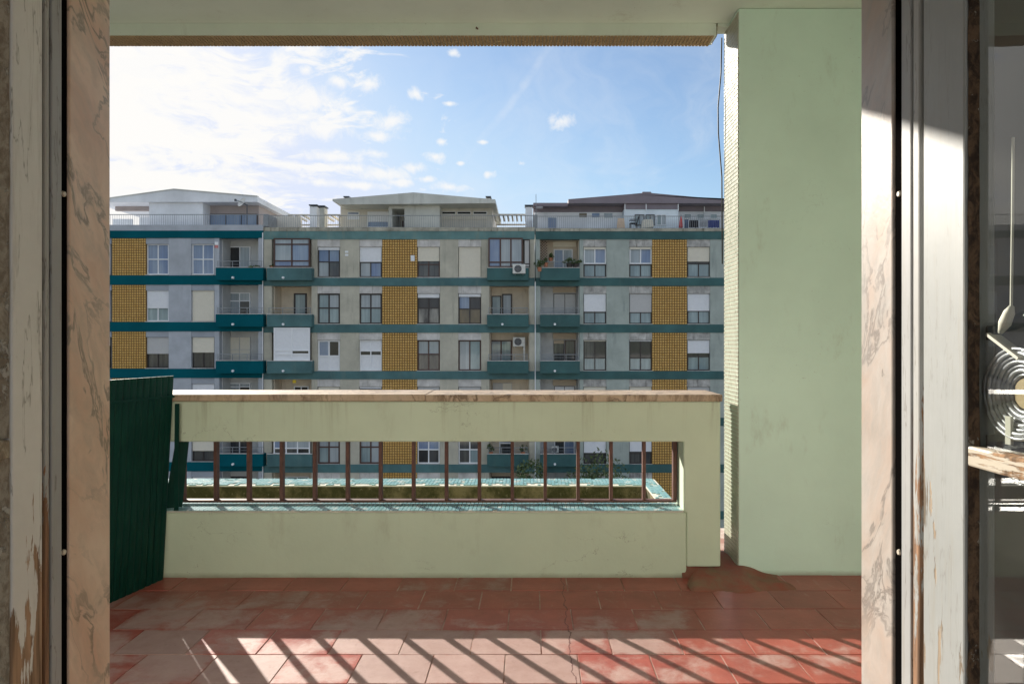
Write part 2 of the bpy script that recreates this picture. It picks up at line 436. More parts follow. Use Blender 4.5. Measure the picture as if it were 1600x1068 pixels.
scr = t.noise(t.vm('MULTIPLY', p, (1.0, .22, 1)), 34, 6, .72)
cc = t.mix(t.rng(scr, .60, .76, 0, .5), cc, (0.50, 0.36, 0.31))
sc2 = t.noise(p, 26, 7, .75)
cc = t.mix(t.rng(sc2, .58, .74, 0, .45), cc, (0.13, 0.05, 0.035))
ckx = t.m('ABSOLUTE', t.m('SUBTRACT', t.m('ADD', x, t.m('MULTIPLY', t.m('SUBTRACT', t.noise(p, 7, 5, .6), .5), .07)), .16))
cc = t.mix(t.rng(ckx, .0012, .0035, .75, 0), cc, (0.09, 0.022, 0.017))
t.put(b.inputs['Base Color'], cc)
t.put(b.inputs['Roughness'], t.rng(wetf, 0, 1, .58, .36))
b.inputs['Specular IOR Level'].default_value = .35
bump(t, b, t.m('ADD', t.noise(p, 40, 5, .7), t.m('MULTIPLY', t.noise(p, 4, 3), 1.5)), .18, .004)
m, t, b = base_mat('floor_mortar')
p = t.pos()
t.put(b.inputs['Base Color'], t.mix(t.rng(t.noise(p, 6, 5), .4, .65), (0.33, 0.16, 0.125), (0.56, 0.44, 0.39)))
b.inputs['Roughness'].default_value = .9
m, t, b = base_mat('mud_mortar')
p = t.pos()
cc = t.mix(t.rng(t.noise(p, 9, 7, .7, .5), .35, .65), (0.32, 0.085, 0.06), (0.24, 0.15, 0.10))
t.put(b.inputs['Base Color'], cc); b.inputs['Roughness'].default_value = .9
bump(t, b, t.noise(p, 14, 6, .7), .6, .02)

m, t, b = base_mat('green_plastic')
p = t.pos()
t.put(b.inputs['Base Color'], t.mix(t.rng(t.noise(p, 5, 5), .3, .7), (0.001, 0.034, 0.025), (0.003, 0.046, 0.034)))
b.inputs['Roughness'].default_value = .5
b.inputs['Specular IOR Level'].default_value = .15
simple('black_rubber', (0.004, 0.0035, 0.0035), .9, spec=.0)
simple('screw_cream', (0.62, 0.55, 0.45), .4)
peeling('paint_white_dimmed', (0.38, 0.395, 0.395), (0.30, 0.235, 0.17), 0.045, 0.35, 1.3, hairs=.25)  # sunlit leaf: white paint with its colour lowered against the sun
peeling('paint_white_lifted', (0.85, 0.84, 0.81), (0.42, 0.27, 0.17), 0.06, 0.58, 1.2)  # shaded leaf: same white paint, colour raised to make up for the shade
peeling('paint_worn_edge', (0.46, 0.46, 0.45), (0.30, 0.17, 0.10), 0.11, 0.35, 1.7)
peeling('paint_plain', (0.42, 0.425, 0.43), (0.36, 0.20, 0.10), 0.0)
def putty(name, dark, mid, flake, amt, crack=.3):
    m, t, b = base_mat(name)
    p = t.pos()
    q = t.vm('MULTIPLY', p, (1, 1, .55))
    n = t.noise(q, 75, 8, .7, .5)
    cc = t.mix(t.rng(n, .38, .62, 0, 1, True), dark, mid)
    f = t.rng(t.m('ADD', t.noise(q, 38, 7, .72), t.m('MULTIPLY', t.m('SUBTRACT', t.noise(p, 7, 3), .5), .3)), .66 - amt, .68 - amt)
    cc = t.mix(f, cc, flake)
    vor = t.node('ShaderNodeTexVoronoi'); vor.feature = 'DISTANCE_TO_EDGE'; t.put(vor.inputs['Vector'], q); vor.inputs['Scale'].default_value = 60
    cc = t.mix(t.rng(vor.outputs['Distance'], 0, .04, crack, 0), cc, tuple(v * .3 for v in dark))
    t.put(b.inputs['Base Color'], cc); b.inputs['Roughness'].default_value = .8
    bump(t, b, t.m('ADD', n, f), .8, .004)


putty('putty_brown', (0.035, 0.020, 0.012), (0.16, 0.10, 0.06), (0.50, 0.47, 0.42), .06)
putty('putty_beige', (0.26, 0.21, 0.15), (0.46, 0.40, 0.31), (0.58, 0.54, 0.46), .10, .12)
peeling('paint_muntin', (0.55, 0.49, 0.40), (0.28, 0.16, 0.08), 0.22, axis=1)
m, t, b = base_mat('clear_glass')
t.n.remove(b)
tr = t.node('ShaderNodeBsdfTransparent'); tr.inputs[0].default_value = (.93, .95, .94, 1)
gl = t.node('ShaderNodeBsdfGlossy'); gl.inputs['Roughness'].default_value = .004
bn = t.node('ShaderNodeBump'); bn.inputs['Strength'].default_value = .015; bn.inputs['Distance'].default_value = .02
t.put(bn.inputs['Height'], t.noise(t.pos(), 4.5, 2)); t.l.new(bn.outputs[0], gl.inputs['Normal'])
geo_ = t.node('ShaderNodeNewGeometry')
cth = t.m('ABSOLUTE', t.vm('DOT_PRODUCT', geo_.outputs['Normal'], geo_.outputs['Incoming'], out=1))
fsch = t.m('ADD', .045, t.m('MULTIPLY', .955, t.m('POWER', t.m('SUBTRACT', 1.0, cth), 5.0)))
df = t.node('ShaderNodeBsdfDiffuse'); df.inputs[0].default_value = (.5, .49, .47, 1)
m1 = t.node('ShaderNodeMixShader'); m2 = t.node('ShaderNodeMixShader')
t.put(m1.inputs[0], t.rng(t.noise(t.pos(), 12, 5), .3, .8, .004, .03)); t.l.new(tr.outputs[0], m1.inputs[1]); t.l.new(df.outputs[0], m1.inputs[2])
t.put(m2.inputs[0], t.m('MULTIPLY', fsch, 1.25, clamp=True)); t.l.new(m1.outputs[0], m2.inputs[1]); t.l.new(gl.outputs[0], m2.inputs[2])
t.l.new(m2.outputs[0], t.n['Material Output'].inputs[0])
simple('room_paint', (0.82, 0.81, 0.79), .8, scale=1)
simple('room_shade_taupe', (0.12, 0.11, 0.10), .85, scale=1)
simple('parquet', (0.45, 0.33, 0.21), .4, scale=4)
simple('cord_white', (0.80, 0.77, 0.68), .8)
simple('ridged_metal', (0.46, 0.46, 0.49), .3, metal=.4, var=.35, scale=60)
simple('black_metal', (0.02, 0.02, 0.02), .35)
simple('cable_black', (0.012, 0.012, 0.012), .5)
simple('brass', (0.5, 0.38, 0.22), .4, metal=.5)


# ------------------------------------------------------------------ mesh helpers
class MB:
    def __init__(s): s.v = []; s.f = []; s.smooth = False
    def box(s, x0, x1, y0, y1, z0, z1):
        if x0 > x1: x0, x1 = x1, x0
        if y0 > y1: y0, y1 = y1, y0
        if z0 > z1: z0, z1 = z1, z0
        b = len(s.v)
        s.v += [(x0, y0, z0), (x1, y0, z0), (x1, y1, z0), (x0, y1, z0), (x0, y0, z1), (x1, y0, z1), (x1, y1, z1), (x0, y1, z1)]
        s.f += [tuple(b + i for i in q) for q in ((0, 3, 2, 1), (4, 5, 6, 7), (0, 1, 5, 4), (1, 2, 6, 5), (2, 3, 7, 6), (3, 0, 4, 7))]
        return s
    def hexa(s, pts):
        b = len(s.v); s.v += [tuple(p) for p in pts]
        s.f += [tuple(b + i for i in q) for q in ((0, 3, 2, 1), (4, 5, 6, 7), (0, 1, 5, 4), (1, 2, 6, 5), (2, 3, 7, 6), (3, 0, 4, 7))]
        return s
    def poly_y(s, pts, y0, y1):
        """outline in x,z (counter-clockwise seen from -Y) extruded along y"""
        b = len(s.v); n = len(pts)
        s.v += [(x, y0, z) for x, z in pts] + [(x, y1, z) for x, z in pts]
        s.f.append(tuple(b + i for i in range(n))); s.f.append(tuple(b + n + i for i in reversed(range(n))))
        for i in range(n):
            j = (i + 1) % n; s.f.append((b + j, b + i, b + n + i, b + n + j))
        return s
    def bar(s, p, q, w, h=None, up=(0, 0, 1)):
        h = h or w
        p, q = Vector(p), Vector(q); d = (q - p).normalized(); u = Vector(up)
        if abs(d.dot(u)) > .95: u = Vector((0, 1, 0))
        a = d.cross(u).normalized(); c = a.cross(d).normalized()
        a *= w / 2; c *= h / 2
        return s.hexa([p - a - c, p + a - c, p + a + c, p - a + c, q - a - c, q + a - c, q + a + c, q - a + c])
    def tube(s, pts, r, n=8, cap=True):
        pts = [Vector(p) for p in pts]; rings = []
        rs = r if isinstance(r, (list, tuple)) else [r] * len(pts)
        for i, p in enumerate(pts):
            d = (pts[min(i + 1, len(pts) - 1)] - pts[max(i - 1, 0)]).normalized()
            u = Vector((0, 0, 1)) if abs(d.z) < .9 else Vector((1, 0, 0))
            a = d.cross(u).normalized(); c = a.cross(d).normalized()
            b = len(s.v)
            for k in range(n):
                t_ = 2 * math.pi * k / n
                s.v.append(tuple(p + (a * math.cos(t_) + c * math.sin(t_)) * rs[i]))
            rings.append(b)
        for r0, r1 in zip(rings, rings[1:]):
            for k in range(n):
                k2 = (k + 1) % n; s.f.append((r0 + k, r0 + k2, r1 + k2, r1 + k))
        if cap:
            s.f.append(tuple(rings[0] + k for k in reversed(range(n)))); s.f.append(tuple(rings[-1] + k for k in range(n)))
        return s
    def cells(s, xs, zs, occ, y0, y1):
        """wall in the xz plane made of grid cells; only outer faces are made, so no seams"""
        idx = {}
        def vid(i, k, y):
            key = (i, k, y)
            if key not in idx: idx[key] = len(s.v); s.v.append((xs[i], y, zs[k]))
            return idx[key]
        nx, nz = len(xs) - 1, len(zs) - 1
        o = lambda i, k: 0 <= i < nx and 0 <= k < nz and occ(i, k)
        for i in range(nx):
            for k in range(nz):
                if not o(i, k): continue
                s.f.append((vid(i, k, y0), vid(i + 1, k, y0), vid(i + 1, k + 1, y0), vid(i, k + 1, y0)))
                s.f.append((vid(i + 1, k, y1), vid(i, k, y1), vid(i, k + 1, y1), vid(i + 1, k + 1, y1)))
                if not o(i - 1, k): s.f.append((vid(i, k, y1), vid(i, k, y0), vid(i, k + 1, y0), vid(i, k + 1, y1)))
                if not o(i + 1, k): s.f.append((vid(i + 1, k, y0), vid(i + 1, k, y1), vid(i + 1, k + 1, y1), vid(i + 1, k + 1, y0)))
                if not o(i, k - 1): s.f.append((vid(i, k, y1), vid(i + 1, k, y1), vid(i + 1, k, y0), vid(i, k, y0)))
                if not o(i, k + 1): s.f.append((vid(i, k + 1, y0), vid(i + 1, k + 1, y0), vid(i + 1, k + 1, y1), vid(i, k + 1, y1)))
        return s
    def tiles(s, org, u, v, nu, nv, pu, pv, gap, th, bev=0.15, miss=None, jit=0.0):
        """field of small square tiles: origin, unit axes, counts, pitches, joint, thickness"""
        org, u, v = Vector(org), Vector(u), Vector(v); n = u.cross(v)
        for i in range(nu):
            for j in range(nv):
                if miss and miss(i, j): continue
                a0, a1, b0, b1 = i * pu + gap / 2, (i + 1) * pu - gap / 2, j * pv + gap / 2, (j + 1) * pv - gap / 2
                q = bev * (a1 - a0); h = th * (1 + random.uniform(-jit, jit)); tl = random.uniform(-jit, jit) * th * .6
                b = len(s.v)
                for (aa, bb, hh) in ((a0, b0, 0), (a1, b0, 0), (a1, b1, 0), (a0, b1, 0), (a0 + q, b0 + q, h - tl), (a1 - q, b0 + q, h + tl), (a1 - q, b1 - q, h + tl), (a0 + q, b1 - q, h - tl)):
                    s.v.append(tuple(org + u * aa + v * bb + n * hh))
                s.f += [tuple(b + k for k in f) for f in ((4, 5, 6, 7), (0, 1, 5, 4), (1, 2, 6, 5), (2, 3, 7, 6), (3, 0, 4, 7))]
        return s
    def build(s, name, mat, parent=None, bevel=0, smooth=False, kind=None, seg=2):
        xs, ys, zs = zip(*s.v)
        org = Vector(((min(xs) + max(xs)) / 2, (min(ys) + max(ys)) / 2, min(zs)))
        me = bpy.data.meshes.new(name)
        me.from_pydata([(Vector(p) - org) for p in s.v], [], s.f)
        me.materials.append(MATS[mat])
        if smooth: me.polygons.foreach_set('use_smooth', [True] * len(me.polygons))
        o = bpy.data.objects.new(name, me)
        col.objects.link(o)
        if parent is not None: o.parent = parent; o.location = org - WORLD[parent.name]
        else: o.location = org
        WORLD[o.name] = org
        if bevel:
            bm_ = o.modifiers.new('bevel', 'BEVEL'); bm_.width = bevel; bm_.segments = seg; bm_.limit_method = 'ANGLE'; bm_.angle_limit = R(40)
        if kind: o['kind'] = kind
        return o


WORLD = {}


def tag(o, label, cat, group=None):
    o['label'] = label; o['category'] = cat
    if group: o['group'] = group
    return o


def thing(name, loc, label, cat, group=None):
    o = bpy.data.objects.new(name, None); o.location = loc; o.empty_display_size = .2
    col.objects.link(o); WORLD[o.name] = Vector(loc)
    return tag(o, label, cat, group)


def box(x0, x1, y0, y1, z0, z1): return MB().box(x0, x1, y0, y1, z0, z1)


def copy_part(src, parent, world_loc, name=None):
    o = src.copy(); col.objects.link(o)
    if name: o.name = name
    o.parent = parent; o.location = Vector(world_loc) - WORLD[parent.name]; WORLD[o.name] = Vector(world_loc)
    return o


def X(px, D): return (px - VX) * D / FP
def Z(py, D): return H - (py - VY) * D / FP


# ------------------------------------------------------------------ ground and street
GZ = -12.1
box(-600, 600, -300, 900, GZ - .5, GZ).build('ground', 'ground_soil', kind='structure')
box(-120, 120, 18, 27, GZ + .004, GZ + .01).build('road', 'asphalt', kind='structure')
mk = MB()
for i in range(-30, 30): mk.box(i * 4, i * 4 + 2, 22.44, 22.56, GZ + .012, GZ + .016)
mk.build('lane_marking', 'road_white', kind='structure')
box(-120, 120, 27, 39.0, GZ + .004, GZ + .13).build('pavement', 'paving', kind='structure')
box(-120, 120, 11, 18, GZ + .004, GZ + .13).build('pavement', 'paving', kind='structure')

# ------------------------------------------------------------------ the buildings across the street
FD = 40.0


def fx(px, D=FD): return X(px, D)
def fz(py, D=FD): return Z(py, D)


def pbox(mb, px0, px1, py0, py1, y0, y1, D=None):
    D = D or FD
    return mb.box(X(px0, D), X(px1, D), y0, y1, Z(py1, D), Z(py0, D))


def shutter(px0, px1, py0, py1, mat, parent, yf, D):
    """roller shutter with its slats as ridges"""
    x0, x1, z0, z1 = X(px0, D), X(px1, D), Z(py1, D), Z(py0, D)
    mb = MB(); n = max(2, int((z1 - z0) / .06)); h = (z1 - z0) / n
    pts = [(yf + .03, z0)]
    for i in range(n):
        pts += [(yf + .004, z0 + i * h), (yf, z0 + i * h + h * .5), (yf + .010, z0 + (i + 1) * h - .004)]
    pts.append((yf + .03, z1))
    b = len(mb.v); k = len(pts)
    mb.v += [(x0, y, z) for y, z in pts] + [(x1, y, z) for y, z in pts]
    for i in range(k):
        j = (i + 1) % k; mb.f.append((b + i, b + k + i, b + k + j, b + j))
    mb.f.append(tuple(b + i for i in range(k))); mb.f.append(tuple(b + k + i for i in reversed(range(k))))
    return mb.build('roller_shutter', mat, parent)


def window(bld, px0, px1, py0, py1, fr='frame_dark', cols=2, rows=(), panes=('pane_curtain',), sh=None, shm='shutter_white', y=FD + .13, name='window', fw=1.5, sill=True, boxh=0):
    """px0..py1 opening in picture units at depth y; sh = where the shutter ends"""
    D = y
    x0, x1, z0, z1 = X(px0, D), X(px1, D), Z(py1, D), Z(py0, D)
    w = fw / 26.7
    mb = MB()
    mb.box(x0, x0 + w, y, y + .08, z0, z1).box(x1 - w, x1, y, y + .08, z0, z1)
    mb.box(x0 + w, x1 - w, y, y + .08, z0, z0 + w).box(x0 + w, x1 - w, y, y + .08, z1 - w, z1)
    zc = [z0 + w] + sorted(Z(r, D) for r in rows) + [z1 - w]
    xc = [x0 + w + (x1 - x0 - 2 * w) * i / cols for i in range(cols + 1)]
    for r in zc[1:-1]: mb.box(x0 + w, x1 - w, y + .004, y + .076, r - w / 2, r + w / 2)
    for q in xc[1:-1]:
        for a, b in zip(zc, zc[1:]):
            mb.box(q - w / 2, q + w / 2, y + .008, y + .072, a + (w / 2 if a != zc[0] else 0), b - (w / 2 if b != zc[-1] else 0))
    o = mb.build(name, fr, bld)
    shz = Z(sh, D) if sh else 1e9
    k = 0
    for zi in range(len(zc) - 2, -1, -1):
        for xi in range(cols):
            pm = panes[k % len(panes)]; k += 1
            if zc[zi] >= shz - .02: continue
            box(xc[xi], xc[xi + 1], y + .045, y + .055, zc[zi], zc[zi + 1]).build('pane', pm, o)
    if sh: shutter(px0 + .4, px1 - .4, py0, sh, shm, o, y - .05, D - .05)
    if sill: box(x0 - .03, x1 + .03, y - .16, y - .01, z0 - .045, z0 - .005).build('sill', 'lintel_pale', o)
    return o


BASE_ROWS = {'A': 0, 'B': 1, 'C': 2, 'D': 3, 'E': 4, 'F': 5}
PITCH = 72.7


def facade(bld, spans, top, zone0, zone_h, mats, lintel_h, rowsn=7):
    """spans: (px0, px1, kind). zone0 = picture height where the top storey starts."""
    pier, band, lint, topband = mats
    xa, xb = spans[0][0], spans[-1][1]
    for r in range(rowsn):
        yt = zone0 + r * PITCH; yb = yt + zone_h
        for a, b, k in spans:
            if k == 'p': pbox(MB(), a, b, yt, yb, FD - .03, FD + .3).build('pier', pier, bld)
            elif k == 'w':
                pbox(MB(), a, b, yt, yt + lintel_h, FD, FD + .3).build('lintel', lint, bld)
                if r == rowsn - 1: pbox(MB(), a, b, yt + lintel_h, yb, FD + .02, FD + .3).build('infill', pier, bld)
        pbox(MB(), xa, xb, yb, yt + PITCH, FD - .07, FD + .3).build('storey_band', band, bld)
    tb = MB(); pbox(tb, xa, xb, top, zone0, FD - .07, FD + .3); tb.build('top_band', topband, bld)
    # body behind the front, open only at the balcony recesses
    body = MB(); px = xa
    for a, b, k in spans:
        d0 = FD + 1.45 if k == 'b' else FD + .32
        pbox(body, a, b, top + 2, zone0 + rowsn * PITCH, d0, FD + 9)
    body.build('wall', pier, bld)
    for a, b, k in spans:
        if k != 't': continue
        for r in range(rowsn - 1):
            yt = zone0 + r * PITCH; yb = yt + zone_h
            bk = MB(); pbox(bk, a, b, yt, yb, FD + .01, FD + .3)
            o = bk.build('cladding_panel', 'grout_brown', bld)
            n = 14; pu = (fx(b) - fx(a)) / n; nv = round((fz(yt) - fz(yb)) / pu); pv = (fz(yt) - fz(yb)) / nv
            MB().tiles((fx(a), FD + .012, fz(yb)), (1, 0, 0), (0, 0, 1), n, nv, pu, pv, .036, .035, .16, jit=.3).build('ceramic_tile', 'tile_ochre', o, kind='stuff')


def balcony(bld, px0, px1, row_zone, front, mat, lit=None, low=None, rail=True, backm='recess_grey', recess=None, bulb=True, zone_h=59, floor_only=False):
    """balcony tray in front of a recess; front = (top, bottom) in picture units of its front panel"""
    y0 = FD - .55
    D = y0
    x0, x1 = X(px0, D), X(px1, D); z0, z1 = Z(front[1], D), Z(front[0], D)
    mb = MB()
    mb.cells([x0, x1], [z0, z1], lambda i, k: True, y0, y0 + .12)
    mb.box(x0, x0 + .1, y0 + .12, FD - .075, z0, z1).box(x1 - .1, x1, y0 + .12, FD - .075, z0, z1)
    mb.box(x0 + .1, x1 - .1, y0 + .12, FD - .075, z0, z0 + .12)
    o = mb.build('balcony', mat, bld)
    box(x0 - .01, x1 + .01, y0 - .015, y0 + .135, z1 + .003, z1 + .035).build('coping', 'lintel_pale', o)
    if rail:
        rm = MB(); zt = z1 + .36
        rm.box(x0 + .05, x1 - .05, y0 + .04, y0 + .075, zt, zt + .035)
        rm.box(x0 + .05, x1 - .05, y0 + .045, y0 + .07, z1 + .19, z1 + .205)
        for i in range(4):
            q = x0 + .08 + (x1 - x0 - .19) * i / 3
            rm.box(q, q + .03, y0 + .045, y0 + .07, z1 + .036, zt)
        rm.build('railing', 'rail_grey', o)
    if bulb:
        xm = x0 + (x1 - x0) * .37
        MB().tube([(xm, y0 - .10, z0 + .14), (xm, y0, z0 + .14)], .07, 8).build('balcony_light', 'frame_white', o)
    if recess:
        a, b_, zt, zb = recess
        rm = MB()
        pbox(rm, a, b_, zt - 2, zb + 6, FD + 1.38, FD + 1.445)
        rm.box(fx(a) + .002, fx(a) + .05, FD + .31, FD + 1.38, fz(zb + 6), fz(zt - 2))
        rm.box(fx(b_) - .05, fx(b_) - .002, FD + .31, FD + 1.38, fz(zb + 6), fz(zt - 2))
        rm.box(fx(a) + .05, fx(b_) - .05, FD + .31, FD + 1.38, fz(zt - 1) , fz(zt - 2))
        rm.box(fx(a) + .05, fx(b_) - .05, FD + .31, FD + 1.38, fz(zb + 6), fz(zb + 4))
        rm.build('recess_wall', backm, bld)
    return o


def railing(bld, px0, px1, ztop, zbot, y, mat, step=.115, name='railing', th=.016):
    x0, x1 = X(px0, y), X(px1, y); za, zb = Z(zbot, y), Z(ztop, y)
    mb = MB().box(x0, x1, y, y + .04, zb - .035, zb).box(x0, x1, y + .005, y + .035, za, za + .03)
    n = int((x1 - x0) / step)
    for i in range(n + 1):
        q = x0 + (x1 - x0 - th) * i / n
        mb.box(q, q + th, y + .012, y + .012 + th, za + .03, zb - .035)
    return mb.build(name, mat, bld)


RY = FD + 1.385 - .075      # plane of windows on the back wall of a recess

# ---- left building, pale with bright teal bands
bl = thing('apartment_building', (fx(230), FD + 4, GZ), 'pale apartment block with bright teal bands, leftmost across the street', 'building', 'apartment blocks across the street')
spL = [(-420, -165, 'p'), (-165, -110, 't'), (-110, 20, 'p'), (20, 78, 'p'), (78, 132, 'p'), (132, 174, 'w'), (175, 228, 't'), (228.2, 264, 'w'), (264, 299, 'p'), (299, 335.5, 'w'), (335.5, 343, 'p'), (343, 404, 'b'), (404, 411.5, 'p')]
facade(bl, spL, 360.5, 372, 58.3, ('pier_pale_blue', 'band_teal', 'lintel_blue', 'band_teal'), 9)
led = MB(); pbox(led, -420, 411.5, 351.5, 360.4, FD - .05, FD + .35); led.build('roof_ledge', 'pier_pale_blue', bl)
for r in range(6):
    d = r * PITCH
    fr = (418 + d, 437.5 + d)
    balcony(bl, 337, 411, None, fr, 'band_teal', recess=(343, 404, 372 + d, 430 + d), backm='recess_grey')
    y0, y1 = 381.3 + d, 429 + d
    if r == 0:
        for a in (230, 300.5): window(bl, a, a + 34, y0, y1, 'frame_white', 2, (405,), ('pane_blue',) * 4, fw=1.6)
        window(bl, 358, 391, 385, 422, 'frame_white', 2, (), ('pane_dark', 'pane_pale'), y=RY, sill=False, name='balcony_door')
        window(bl, 133, 172, y0, y1, 'frame_white', 2, (405,), ('pane_blue',) * 4)
    elif r == 1:
        window(bl, 229.5, 264, y0 - 1, y1, 'frame_white', 2, (), ('pane_curtain',), sh=481.5)
        window(bl, 300.5, 335, y0 - 1, y1, 'frame_white', 2, (), ('pane_curtain',), sh=501, shm='shutter_cream')
        window(bl, 357, 391, 457, 495, 'frame_white', 2, (470,), ('pane_pale', 'pane_pale', 'pane_pale', 'pane_dark'), y=RY, sill=False, name='balcony_door')
        window(bl, 133, 172, y0, y1, 'frame_white', 2, (), ('pane_curtain',), sh=490)
    elif r == 2:
        window(bl, 229.5, 264, y0, y1, 'frame_dark', 2, (), ('pane_dusk',), sh=552.5, shm='shutter_grey')
        window(bl, 300.5, 335, y0, y1, 'frame_dark', 2, (), ('pane_dusk',), sh=550.5, shm='shutter_cream')
        window(bl, 357, 391, 526, 568, 'shutter_grey', 2, (546,), ('shutter_cream',), y=RY, sill=False, name='balcony_door', fw=.8)
        window(bl, 133, 172, y0, y1, 'frame_dark', 2, (), ('pane_dusk',), sh=540)
    elif r == 3:
        window(bl, 229.5, 264, y0, y1, 'frame_white', 2, (), ('pane_dusk',), sh=630)
        window(bl, 300.5, 335, y0, y1, 'frame_white', 2, (), ('pane_dusk',), sh=640)
        window(bl, 357, 391, 598, 640, 'frame_white', 2, (604, 618), ('pane_pale', 'pane_pale', 'pane_pale', 'pane_dark', 'pane_pale', 'pane_pale'), y=RY, sill=False, name='balcony_door')
    elif r == 4:
        window(bl, 229.5, 264, y0, y1, 'frame_dark', 2, (), ('pane_dusk',), sh=700)
        window(bl, 300.5, 335, y0, y1, 'frame_dark', 2, (), ('pane_dusk',), sh=704, shm='shutter_cream')
        window(bl, 357, 391, 672, 713, 'frame_white', 2, (), ('pane_dusk',), y=RY, sill=False, name='balcony_door')
    else:
        window(bl, 229.5, 264, y0, y1, 'frame_dark', 2, (), ('pane_dark',), sh=780)
        window(bl, 300.5, 335, y0, y1, 'frame_dark', 2, (), ('pane_dusk',), sh=770)
        window(bl, 357, 391, 744, 786, 'frame_dark', 2, (), ('pane_dark',), y=RY, sill=False, name='balcony_door')
pq = MB(); pbox(pq, 336, 341.5, 378, 382.8, FD - .05, FD - .031); q1 = pq.build('plaque', 'frame_white', bl)
pq = MB(); pbox(pq, 336, 341.5, 383, 387.5, FD - .05, FD - .031); pq.build('plaque', 'sign_red', bl)
dp = MB().tube([(fx(411.8), FD - .12, fz(364)), (fx(411.8), FD - .12, GZ)], .03, 8); dp.build('downpipe', 'frame_white', bl)

# left penthouse: set back, its roof edge runs away from us on the right
PY = FD + 2.4
pw = MB()
pbox(pw, 233, 317, 314, 353, PY - .9, PY + .2, PY - .9)
pw.build('penthouse_wall', 'pent_white', bl)
for a_, b_, c_ in ((176, 206, 342), (218, 233, 340)): pw = MB(); pbox(pw, a_, b_, c_, 353, PY, PY + .15, PY); pw.build('terrace_wall', 'pent_white', bl)
pw = MB()
pw.box(X(317, PY), X(404, PY), PY + .05, PY + .3, Z(353, PY), Z(314, PY))
pw.build('penthouse_wall', 'soffit_pink', bl)
box(X(404, PY) - .3, X(404, PY), PY + .301, PY + 5.2, Z(356, PY), Z(316, PY)).build('penthouse_wall', 'soffit_pink', bl)
box(X(176, PY), X(233, PY), PY + .25, PY + .5, Z(328, PY), Z(316, PY)).build('penthouse_beam', 'soffit_pink', bl)
RYF = PY - 1.1
rf = MB()
A_, B_, C_ = (X(142, RYF), Z(314, RYF)), (X(272, RYF), Z(296, RYF)), (X(402, RYF), Z(307, RYF))
bt = Z(315.5, RYF)
rf.poly_y([(A_[0], bt), (C_[0], bt), C_, B_, A_], RYF, RYF + 6.3)
rf.build('roof', 'pent_white', bl)
rf = MB()
for p, q in ((A_, B_), (B_, C_)):
    rf.bar((p[0], RYF + .1, p[1] + .02), (q[0], RYF + .1, q[1] + .02), .3, .05)
rf.build('roof_edge', 'pent_concrete', bl)
window(bl, 327, 402, 334, 353, 'frame_dark', 3, (), ('pane_blue',), y=PY - .02, sill=False, name='penthouse_window', fw=1.2)
railing(bl, 20, 411, 334.7, 352, FD + .1, 'rail_grey', .13, th=.012)
pp = MB(); pbox(pp, 410.5, 418, 334, 353, FD + .1, FD + 2.2); pp.build('party_wall', 'rail_grey', bl)

